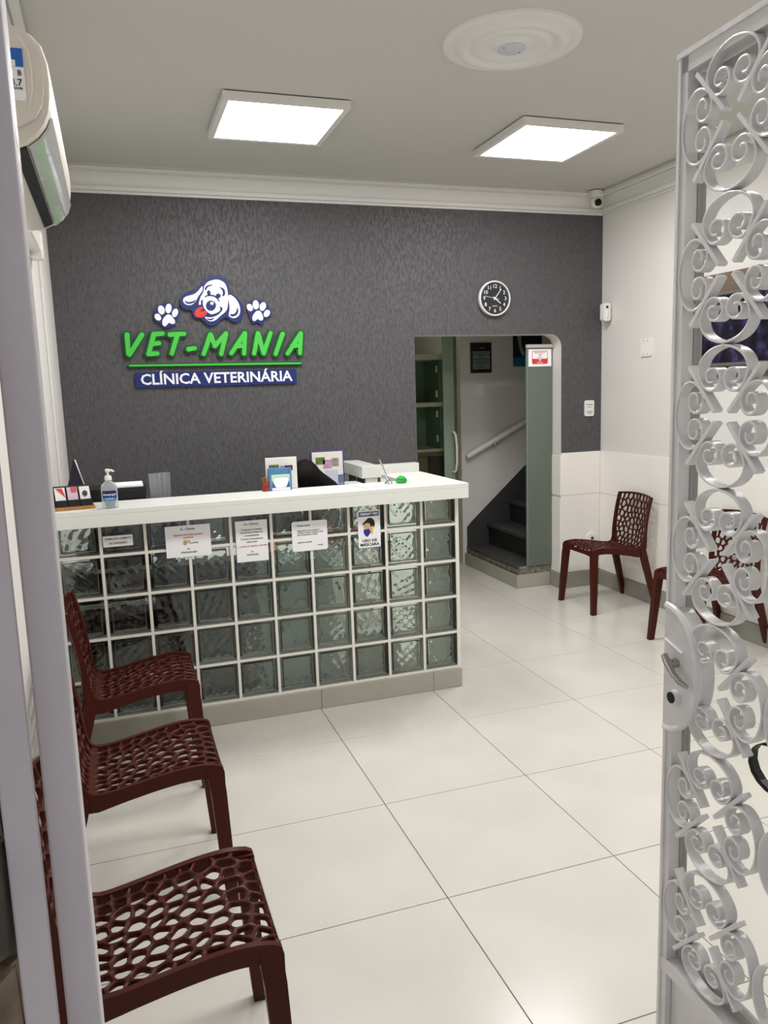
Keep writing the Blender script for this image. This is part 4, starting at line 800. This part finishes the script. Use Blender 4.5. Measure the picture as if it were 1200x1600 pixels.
# fingers on both hands
for hx, hy, sgn in ((.95, 3.94, 1), (.69, 3.94, -1)):
    for k in range(4):
        x = hx+(-.024+.016*k); L_ = (.052, .062, .066, .056)[k]
        bo_f = MB().tube([(x, hy+.01, .79), (x-.004, hy-.02, .796), (x-.006, hy-.02-L_*.5, .788), (x-.007, hy-.02-L_, .776)], [.010, .009, .0085, .007], 8)
        P_(bo_f, 'finger', m_skin, pe, True)
    P_(MB().tube([(hx-sgn*.02, hy+.025, .79), (hx-sgn*.045, hy, .792), (hx-sgn*.052, hy-.025, .782)], [.011, .010, .008], 8), 'thumb', m_skin, pe, True)
# clothes: loose shells over the body
tops = MB()
def ring(c, rx, ry, tilt=(0, 0), n=20): return [(c[0]+rx*math.cos(2*math.pi*k/n), c[1]+ry*math.sin(2*math.pi*k/n), c[2]+tilt[0]*math.cos(2*math.pi*k/n)+tilt[1]*math.sin(2*math.pi*k/n)) for k in range(n)]
tops.loft([ring((.90, 4.62, .46), .185, .150), ring((.905, 4.60, .62), .180, .140), ring((.92, 4.52, .80), .195, .145, (0, .03)), ring((.945, 4.44, .94), .200, .135, (-.015, .04)), ring((.96, 4.40, 1.005), .145, .105, (-.03, .04)), ring((.97, 4.37, 1.045), .085, .075, (-.03, .03))])
tops.tube([(1.03, 4.42, .98), (1.10, 4.28, .85), (1.01, 4.16, .815)], [.078, .066, .052], 12).tube([(.79, 4.42, .96), (.68, 4.29, .84), (.665, 4.19, .815)], [.075, .064, .050], 12)
o = P_(tops, 'shirt', m_shirt, pe, True); o.location += Vector((.02, -.14, 0))
tr = MB().tube([(.90, 4.62, .50), (.99, 4.55, .52), (1.00, 4.40, .53), (1.02, 4.40, .30), (1.03, 4.42, .09)], [.13, .10, .086, .068, .058], 12).tube([(.90, 4.62, .50), (.80, 4.56, .52), (.48, 4.42, .53), (.46, 4.45, .30), (.45, 4.48, .09)], [.13, .10, .086, .068, .058], 12)
o = P_(tr, 'trousers', m_trous, pe, True); o.location += Vector((.02, -.14, 0))
# hair: cap over the head falling back over the right shoulder
hair = MB()
hs = []
for (x, yc, zlo, zhi, ry) in ((.855, 4.14, 1.085, 1.110, .03), (.868, 4.14, 1.04, 1.150, .062), (.890, 4.14, 1.02, 1.176, .080), (.920, 4.145, 1.01, 1.194, .090), (.955, 4.15, 1.005, 1.2005, .093), (.985, 4.155, 1.0, 1.192, .092), (1.012, 4.165, .995, 1.166, .090), (1.035, 4.18, .985, 1.138, .088), (1.065, 4.20, .97, 1.112, .088), (1.10, 4.23, .955, 1.088, .085), (1.14, 4.26, .94, 1.058, .08), (1.19, 4.29, .92, 1.01, .06), (1.21, 4.30, .94, .97, .02)):
    zc_, hz = (zlo+zhi)/2, (zhi-zlo)/2
    hs.append([(x, yc+ry*math.cos(2*math.pi*k/18), zc_+hz*math.sin(2*math.pi*k/18)) for k in range(18)])
hair.loft(hs)
P_(hair, 'hair', m_hair, pe, True)
# face features turned down to the left
P_(MB().lathe([(.002, -.03), (.014, -.012), (.018, .0), (.012, .018), (.003, .03)], (.862, 4.13, 1.045), 'z', 12), 'nose', m_skin, pe, True)
P_(MB().tube([(.885, 4.055, 1.12), (.868, 4.06, 1.10), (.862, 4.07, 1.07), (.868, 4.06, 1.045)], .006, 8), 'glasses', m_chrome, pe, True)
oc = tag(empty('office_chair', (.90, 4.57, 0), 0), 'black office chair under the seated person behind the counter', 'chair')
MB().box((-.23, -.21, .36), (.23, .21, .425), bev=.02).build('seat', m_black, oc, smooth=True)
MB().box((-.20, .215, .47), (.20, .255, .86), bev=.018).build('backrest', m_black, oc, smooth=True)
MB().box((-.03, .20, .35), (.03, .245, .50)).build('back_bar', m_black, oc)
MB().lathe([(.028, .08), (.028, .36)], (0, 0, 0), 'z', 14).build('column', m_chrome, oc)
for k in range(5):
    a = 2*math.pi*k/5+.3
    lg = MB().tube([(0, 0, .09), (.20*math.cos(a), .20*math.sin(a), .065)], [.025, .016], 8).build('leg', m_black, oc)
    MB().lathe([(.026, -.012), (.026, .012)], (.20*math.cos(a), .20*math.sin(a), .028), 'x', 14).build('caster', m_dark, lg)
# ------------------------------------------------------------------ perforated brown chairs
def clip(poly, px, py, nx, ny):   # keep points with (p - P).n <= 0
    out = []
    for i in range(len(poly)):
        a, b = poly[i-1], poly[i]
        da = (a[0]-px)*nx+(a[1]-py)*ny; db = (b[0]-px)*nx+(b[1]-py)*ny
        if (da <= 0) != (db <= 0):
            t = da/(da-db); out.append((a[0]+t*(b[0]-a[0]), a[1]+t*(b[1]-a[1])))
        if db <= 0: out.append(b)
    return out
def rad(poly, s, th):
    dx, dy = math.cos(th), math.sin(th); best = 1e9
    for i in range(len(poly)):
        a, b = poly[i-1], poly[i]; ex, ey = b[0]-a[0], b[1]-a[1]; den = dx*ey-dy*ex
        if abs(den) < 1e-12: continue
        t = ((a[0]-s[0])*ey-(a[1]-s[1])*ex)/den; q = ((a[0]-s[0])*dy-(a[1]-s[1])*dx)/den
        if t > 1e-9 and -1e-6 <= q <= 1+1e-6: best = min(best, t)
    return best
def web(a0, a1, b0, b1, na, nb, surf, seed, thick=.012, half=.0048, edge=.011, warp=1.0):
    """perforated sheet: Voronoi cells each with a rounded hole, mapped by surf(a, b, h)"""
    rnd = random.Random(seed); seeds = []
    da, db = (a1-a0)/na, (b1-b0)/nb
    for i in range(na):
        for j in range(nb):
            oj = .25 if i % 2 else -.25
            x = a0+(i+.5)*da+rnd.uniform(-.36, .36)*da; y = b0+(j+.5+oj)*db+rnd.uniform(-.32, .32)*db
            x = min(max(x, a0+.4*da), a1-.4*da); x = a0+(a1-a0)*((x-a0)/(a1-a0))**warp
            seeds.append((x, min(max(y, b0+.38*db), b1-.38*db)))
    mb = MB()
    for s in seeds:
        oth = sorted((o for o in seeds if o is not s), key=lambda o: (o[0]-s[0])**2+(o[1]-s[1])**2)[:16]
        cell = [(a0, b0), (a1, b0), (a1, b1), (a0, b1)]; hole = [(a0+edge, b0+edge), (a1-edge, b0+edge), (a1-edge, b1-edge), (a0+edge, b1-edge)]
        for o in oth:
            dx, dy = o[0]-s[0], o[1]-s[1]; d = math.hypot(dx, dy); nx, ny = dx/d, dy/d
            cell = clip(cell, (s[0]+o[0])/2, (s[1]+o[1])/2, nx, ny)
            hole = clip(hole, (s[0]+o[0])/2-nx*half, (s[1]+o[1])/2-ny*half, nx, ny) if hole else hole
        if len(cell) < 3 or not hole or len(hole) < 3: continue
        cx = sum(p[0] for p in hole)/len(hole); cy = sum(p[1] for p in hole)/len(hole); c = (cx, cy)
        K = 20; ths = [2*math.pi*k/K for k in range(K)]; rin = [rad(hole, c, t) for t in ths]
        sm_ = rin[:]
        for _ in range(3): sm_ = [(sm_[k-1]+2*sm_[k]+sm_[(k+1) % K])/4 for k in range(K)]
        rin = [min(p, q) for p, q in zip(rin, sm_)]
        ang = sorted(set([round(t, 4) for t in ths]+[round(math.atan2(p[1]-cy, p[0]-cx) % (2*math.pi), 4) for p in cell]))
        k0 = len(mb.v); n = len(ang)
        for t in ang:
            f = t/(2*math.pi)*K; i0 = int(f) % K; w_ = f-int(f); ri = rin[i0]*(1-w_)+rin[(i0+1) % K]*w_
            ro = rad(cell, c, t+1e-7); ro = ro if ro < 1 else ri+.005; ri = min(ri, ro*.93)
            po = (cx+ro*math.cos(t), cy+ro*math.sin(t)); pi_ = (cx+ri*math.cos(t), cy+ri*math.sin(t)); pm = (cx+(ri+.0025)*math.cos(t), cy+(ri+.0025)*math.sin(t))
            mb.v += [surf(po[0], po[1], .0006), surf(pm[0], pm[1], 0) if ri+.0025 < ro else surf(po[0], po[1], 0), surf(pi_[0], pi_[1], -.003), surf(pi_[0], pi_[1], -thick), surf(po[0], po[1], -thick)]
        for k in range(n):
            a, b = k0+5*k, k0+5*((k+1) % n)
            for q in range(4): mb.f.append([a+q, b+q, b+q+1, a+q+1]); mb.mi.append(0)
    return mb
PROF = [(.236, .418), (.232, .432), (.215, .441), (.17, .447), (.11, .444), (.04, .434), (-.03, .421), (-.09, .411), (-.130, .409), (-.152, .418), (-.163, .440), (-.169, .475), (-.175, .53), (-.185, .60), (-.197, .67), (-.211, .73), (-.222, .768)]
cum = [0]
for p, q in zip(PROF, PROF[1:]): cum.append(cum[-1]+math.hypot(q[0]-p[0], q[1]-p[1]))
def prof_at(a):
    a = min(max(a, 0), cum[-1])
    for i in range(len(cum)-1):
        if a <= cum[i+1]+1e-9:
            t = (a-cum[i])/(cum[i+1]-cum[i]); p0 = PROF[max(i-1, 0)]; p1 = PROF[i]; p2 = PROF[i+1]; p3 = PROF[min(i+2, len(PROF)-1)]
            pos = [.5*((2*p1[k])+(-p0[k]+p2[k])*t+(2*p0[k]-5*p1[k]+4*p2[k]-p3[k])*t*t+(-p0[k]+3*p1[k]-3*p2[k]+p3[k])*t**3) for k in range(2)]
            return pos
    return list(PROF[-1])
A_BEND = cum[8]; A_TOP = cum[-1]; HW = .187
def surf(a, b, h):
    p = prof_at(a); q0 = prof_at(a-.004); q1 = prof_at(a+.004); tx, tz = q1[0]-q0[0], q1[1]-q0[1]; L_ = math.hypot(tx, tz) or 1
    nx, nz = tz/L_, -tx/L_     # towards the sitter
    f = min(1, max(0, (a-A_BEND+.05)/.15)); v = b/HW
    k = HW*(1.02-.05*math.sin(min(1, a/A_BEND)*1.6)*(1-f)-.03*f*(1-f)*4+.00*f)/HW
    bow = .032*(1-v*v)*f - .007*(1-v*v)*(1-f)
    crown = .012*(1-v*v)*max(0, (a-A_TOP+.10)/.10) if a > A_TOP-.10 else 0
    return (p[0]+nx*h-bow*f, b*k, p[1]+nz*h-(.007*(1-v*v))*(1-f)+crown)
def strip(mb, a0, a1, side, depth0, depth1, n, wid=.016, up_=.003):
    secs = []
    for i in range(n+1):
        t = i/n; a = a0+(a1-a0)*t; b1_ = side*HW; b0_ = side*(HW-wid)
        dp = depth0+(depth1-depth0)*t if not callable(depth0) else depth0(t)
        P1, P0 = Vector(surf(a, b1_, up_)), Vector(surf(a, b0_, up_)); Q1, Q0 = Vector(surf(a, b1_, -dp)), Vector(surf(a, b0_, -dp))
        f = min(1, max(0, (a-A_BEND+.06)/.10))
        if f < 1:
            D1 = Vector((P1.x, P1.y, P1.z-dp-up_)); D0 = Vector((P0.x, P0.y, P0.z-dp-up_)); Q1 = D1.lerp(Q1, f); Q0 = D0.lerp(Q0, f)
        secs.append([P0, P1, Q1, Q0])
    mb.loft(secs)
def make_chair():
    t = empty('perforated_chair')
    mb = web(.004, A_BEND+.012, -HW, HW, 9, 9, surf, 11, half=.0043, warp=.86)
    arch = lambda u: .040+.016*abs(2*u-1)**5
    for s in (-1, 1): strip(mb, 0, A_BEND+.012, s, arch, 0, 26)
    # front apron
    secs = []
    for i in range(13):
        b = -HW+2*HW*i/12; P0 = Vector(surf(.0, b, .002)); P1 = Vector(surf(.016, b, .002)); d = .022+.02*abs(2*i/12-1)**4
        secs.append([P0, P1, P1-Vector((0, 0, d)), P0-Vector((0, 0, d-.01))])
    mb.loft(secs)
    mb.build('seat', m_brown, t, smooth=True)
    mb = web(A_BEND+.012, A_TOP-.004, -HW, HW, 10, 9, surf, 23, half=.0038, warp=1.22)
    for s in (-1, 1): strip(mb, A_BEND+.012, A_TOP, s, lambda u: .016+.040*(1-u)**6, 0, 24)
    secs = []
    for i in range(17):
        b = -HW+2*HW*i/16; secs.append([Vector(surf(A_TOP-.010, b, .003)), Vector(surf(A_TOP, b, .002)), Vector(surf(A_TOP, b, -.014)), Vector(surf(A_TOP-.010, b, -.015))])
    mb.loft(secs)
    mb.build('backrest', m_brown, t, smooth=True)
    for s in (-1, 1):
        y0 = s*(HW-.006)
        def leg(pts):
            secs = []
            for (x, y, z, wx, wy) in pts: secs.append([(x-wx, y-wy, z), (x+wx, y-wy, z), (x+wx, y+wy, z), (x-wx, y+wy, z)])
            MB().loft(secs).build('leg', m_brown, t)
        leg([(.212, s*.176, .432, .024, .013), (.213, s*.178, .395, .024, .016), (.217, s*.182, .36, .023, .018), (.227, s*.200, .15, .020, .016), (.236, s*.212, .001, .017, .014)])
        leg([(-.180, s*.173, .445, .006, .010), (-.172, s*.171, .405, .020, .014), (-.180, s*.174, .36, .023, .016), (-.235, s*.184, .15, .019, .015), (-.272, s*.192, .001, .016, .013)])
    return t
c0 = make_chair()
spots = [(.005, 1.655, 0, 'brown perforated plastic chair in the foreground, nearest the entrance'),
         (-.005, 2.50, 0, 'brown perforated plastic chair by the left wall, second from the entrance'),
         (.000, 3.275, 0, 'brown perforated plastic chair beside the glass block counter front'),
         (3.205, 4.668, math.pi-.02, 'brown perforated plastic chair in the far corner by the doorway'),
         (3.225, 3.675, math.pi+.02, 'brown perforated plastic chair by the right wall, half hidden behind the gate')]
for i, (x, y, rz, lab) in enumerate(spots):
    o = c0 if i == 0 else copy_tree(c0)
    o.location = (x, y, 0); o.rotation_euler = (0, 0, rz); tag(o, lab, 'chair', 'brown perforated chairs')
# ------------------------------------------------------------------ wrought-iron gate (open, hinged on the right)
GA = Vector((.985, 1.218, 0)); gd_ = Vector((-.04, -1, 0)).normalized(); gn = Vector((gd_.y, -gd_.x, 0))   # gn points to the camera side (-x)
if gn.x > 0: gn = -gn
def G(u, z, h=0): p = GA+gd_*u+gn*h; return (p.x, p.y, z)
gt = tag(empty('iron_gate', (GA+gd_*.4)[:]), 'open silver wrought-iron gate with scrollwork on the right', 'gate')
GW = .775
def gbar(mb, u0, z0, u1, z1, h0, h1):
    v = [G(u, z, h) for u in (u0, u1) for z in (z0, z1) for h in (h0, h1)]
    mb.add(v, [(0, 1, 3, 2), (4, 6, 7, 5), (0, 4, 5, 1), (2, 3, 7, 6), (0, 2, 6, 4), (1, 5, 7, 3)])
def gpart(mb, name, m, par=None, smooth=False):
    o = mb.build(name, m, par or gt, smooth)
    if not par: o.location = -Vector(gt.location)
    return o
for nm, (u0, u1) in (('stile', (0, .024)), ('stile', (GW-.03, GW))):
    mb = MB(); gbar(mb, u0, .02, u1, 2.105, -.012, .012); gbar(mb, u0+.002, .02, u0+.009, 2.109, .012, .016); gpart(mb, nm, m_gate)
mb = MB(); gbar(mb, .0, 2.075, GW, 2.105, -.020, .012); gbar(mb, .0, 2.100, GW, 2.109, .012, .018); gpart(mb, 'rail', m_gate)
mb = MB(); gbar(mb, .0, .368, GW, .396, -.020, .014); gpart(mb, 'rail', m_gate)
mb = MB(); gbar(mb, .0, .02, GW, .05, -.020, .012); gpart(mb, 'rail', m_gate)
mb = MB(); gbar(mb, .026, .048, GW-.028, .370, -.012, -.002); gpart(mb, 'kick_panel', m_gate)
# casement frame and glass behind the scrolls
m_case = mat('grey_casement_paint', (168, 168, 164), .4)
mb = MB(); gbar(mb, .008, .40, .026, 2.07, -.030, -.0125); gbar(mb, GW-.05, .40, GW-.031, 2.07, -.030, -.0125); gbar(mb, .026, 2.045, GW-.05, 2.07, -.030, -.0125); gbar(mb, .026, .40, GW-.05, .42, -.030, -.0125)
gpart(mb, 'casement_frame', m_case)
mb = MB(); gbar(mb, .0262, .4205, GW-.0502, 2.0445, -.024, -.021)
gpart(mb, 'glass_pane', mat('clear_pane', (250, 252, 251), .0, trans=1, ior=1.06))
# one C scroll in local coordinates: opening towards +y', back at origin
def c_path():
    pts = []; W2, Hh = .0605, .079
    # half path from the back centre to the curl, mirrored
    half = []
    for k in range(13):
        a = -math.pi/2+math.radians(118)*k/12
        half.append((W2*math.cos(a)*1.0, .040+.040*math.sin(a)))
    cx, cz = .0268, .0525; r0 = .0268
    n = 30
    for k in range(1, n+1):
        t = k/n; a = math.radians(35)+math.radians(440)*t; r = r0*(1-.70*t**.9)
        half.append((cx+r*math.cos(a)*1.12, cz+r*math.sin(a)*.98))
    # smooth
    for _ in range(3):
        half = [half[0]]+[tuple((half[i-1][q]+2*half[i][q]+half[i+1][q])/4 for q in range(2)) for i in range(1, len(half)-1)]+[half[-1]]
    return [(-x, z) for x, z in half[::-1]]+half[1:]
CP = c_path()
def ribbon(path, th=.0021, h0=-.006, h1=.016):
    secs = []
    for i, p in enumerate(path):
        a = path[max(i-1, 0)]; b = path[min(i+1, len(path)-1)]; dx, dz = b[0]-a[0], b[1]-a[1]; L_ = math.hypot(dx, dz); nx, nz = -dz/L_*th, dx/L_*th
        secs.append([(p[0]+nx, h0, p[1]+nz), (p[0]+nx, h1-.001, p[1]+nz), (p[0], h1, p[1]), (p[0]-nx, h1-.001, p[1]-nz), (p[0]-nx, h0, p[1]-nz)])
    return MB().loft(secs)
# local axes: x along u, y along gate normal, z along the opening direction
c_mesh = ribbon(CP).build('scroll', m_gate, None, True)
c_me = c_mesh.data; bpy.data.objects.remove(c_mesh)
bar_o = MB().box((-.052, -.004, -.004), (.052, .014, .004), bev=.001).build('bar', m_gate); bar_me = bar_o.data; bpy.data.objects.remove(bar_o)
def place(me, name, u, z, ang, h=0):
    o = bpy.data.objects.new(name, me); COL.objects.link(o); o.parent = gt
    c, s = math.cos(ang), math.sin(ang)
    ex = gd_*c+Vector((0, 0, s)); ez = -gd_*s+Vector((0, 0, c)); ey = gn
    mw = Matrix.Identity(4)
    for i in range(3): mw[i][0], mw[i][1], mw[i][2] = ex[i], ey[i], ez[i]
    p = GA+gd_*u+gn*h+Vector((0, 0, z)); mw.translation = p-Vector(gt.location)
    o.matrix_local = mw
    return o
WC, HC = .246, .2415
for i in range(3):
    uc = .135+WC*i
    for k in range(7):
        zc = 1.855-HC*k
        if zc-.01 > .42:
            place(c_me, 'scroll', uc, zc-.0022, math.pi)
        if zc < 2.05: place(c_me, 'scroll', uc, zc+.0022, 0)
    for k in range(-1, 7):
        zc = 1.734-HC*k
        if zc > 2.04 or zc < .45: continue
        first_lock = (i == 0 and abs(zc-1.0095) < .05)
        if not first_lock: place(c_me, 'scroll', uc-WC/2+.0025, zc, -math.pi/2)
        place(c_me, 'scroll', uc+WC/2-.0025, zc, math.pi/2)
        for su in (-1, 1):
            if first_lock and su < 0:
                place(bar_me, 'bar', uc-.045, zc+.086, math.radians(-48)) if False else None
                continue
            for sz in (-1, 1):
                place(bar_me, 'bar', uc+su*.0515, zc+sz*.0475, math.radians(48)*su*sz, .002)
# top row scrolls hugging the top rail
for i in range(3): place(c_me, 'scroll', .135+WC*i, 2.085, math.pi)
# lock plate, handle and cylinder
lp = []
for k in range(25):
    a = -math.pi/2+math.pi*k/24; lp.append((.006+.094*math.cos(a), 1.013+.122*math.sin(a)))
def gprism(pts, h0, h1):
    n = len(pts); v = [G(u, z, h0) for u, z in pts]+[G(u, z, h1) for u, z in pts]
    return MB().add(v, [list(range(n)), list(range(n, 2*n))]+[[i, (i+1) % n, n+(i+1) % n, n+i] for i in range(n)])
lk = gpart(gprism(lp, -.020, .020), 'lock_plate', m_gate)
rim = MB().tube([G(u, z, .016) for u, z in lp], .007, 8); rm_ = rim.build('plate_rim', m_gate, lk, True)
hb = MB().tube([G(.044, 1.032, .018), G(.044, 1.032, .040)], .009, 14).tube([G(.030, 1.045, .037), G(.044, 1.034, .040), G(.062, 1.019, .041), G(.080, 1.009, .039), G(.094, 1.004, .034)], [.0065, .0075, .0065, .0058, .0045], 12)
gpart(hb, 'handle', mat('dark_chrome', (175, 173, 170), .1, metal=1), None, True)
gpart(MB().tube([G(.046, .966, .018), G(.046, .966, .032)], .0135, 20), 'cylinder_collar', m_gate, None, True)
gpart(MB().tube([G(.046, .966, .032), G(.046, .966, .034)], .0105, 18), 'keyhole', m_black)
gpart(MB().tube([G(.010, 1.070, .022), G(.040, 1.062, .022), G(.062, 1.056, .022)], .002, 6), 'weld_bead', m_swhite)
# black pull handle at the back of the gate
bh = []
for k in range(15):
    a = math.radians(395-320*k/14); bh.append((.232+.055*math.cos(a), .895+.042*math.sin(a)))
secs = [[G(u, z, -.032), G(u, z, -.046), G(u+.007, z+.007, -.046), G(u+.007, z+.007, -.032)] for u, z in bh]
gpart(MB().loft(secs), 'pull_handle', m_black, None)
gpart(MB().tube([G(GW-.004, .45, .012), G(GW-.004, .57, .012)], .011, 12).tube([G(GW-.004, 1.75, .012), G(GW-.004, 1.87, .012)], .011, 12), 'hinge', m_gate)
# ------------------------------------------------------------------ door frame of flat steel at the entrance
df = tag(empty('entrance_frame', (-.045, .42, 0)), 'lilac-grey painted steel entrance frame posts at the left edge', 'frame')
P_(MB().box((-.0506, .424, 0), (-.0336, .432, 2.15), bev=.0012), 'strike_post', m_frame, df)
P_(MB().box((-.0352, .4322, 0), (-.0336, .4500, 2.15), bev=.0006), 'strike_flange', mat('lit_edge_paint', (226, 224, 220), .4, bump=(60, .3)), df)  # lighter colour paints in the edge that catches the room light
P_(MB().box((-.0690, .410, 0), (-.0533, .418, 2.19), bev=.0012), 'outer_post', m_frame, df)
P_(MB().box((-.0525, .420, 1.12), (-.0330, .4235, 1.185), bev=.0008), 'strike_plate', m_frame, df)
P_(MB().box((-.0545, .4185, 0), (-.0500, .424, .95)).box((-.0545, .4185, 2.15), (-.05, .424, 2.19)), 'spacer', m_frame, df)
P_(MB().box((.962, .40, 0), (.984, .426, 2.15), bev=.0015), 'hinge_post', m_frame, df)
P_(MB().box((-.0690, .41, 2.152), (.984, .428, 2.191), bev=.0015), 'head_bar', m_frame, df)
# rough stone facing outside, left of the frame
MB().box((-.62, .419, 0), (-.0705, .4298, 2.5)).build('mortar_bed', mat('stone_mortar', (96, 88, 76), .95, bump=(60, .5)), wfront)
rnd = random.Random(5)
m_stones = [mat('stone_%d' % k, c, .9, noise=(30, .45), bump=(45, .8)) for k, c in enumerate(((128, 112, 92), (108, 96, 82), (146, 132, 112), (92, 84, 74)))]
z = 0.0; r_i = 0
while z < 2.5:
    h_ = rnd.uniform(.05, .11); x = -.0695; first = True
    while x > -.62:
        w_ = rnd.uniform(.05, .16); x0 = x-w_
        q = []
        for (a, b) in ((x0, z), (x, z), (x, z+h_), (x0, z+h_)): q.append((a+rnd.uniform(-.004, .002), b+rnd.uniform(-.003, .003)))
        secs = [[(a, .4295, b) for a, b in q], [(a, .414+rnd.uniform(-.004, .003), b) for a, b in q], [(sum(t[0] for t in q)/4+(a-sum(t[0] for t in q)/4)*.82, .402+rnd.uniform(-.005, .003), sum(t[1] for t in q)/4+(b-sum(t[1] for t in q)/4)*.82) for a, b in q]]
        MB().loft(secs).build('stone', rnd.choice(m_stones), wfront, True)
        x = x0-.003
    z += h_+.004
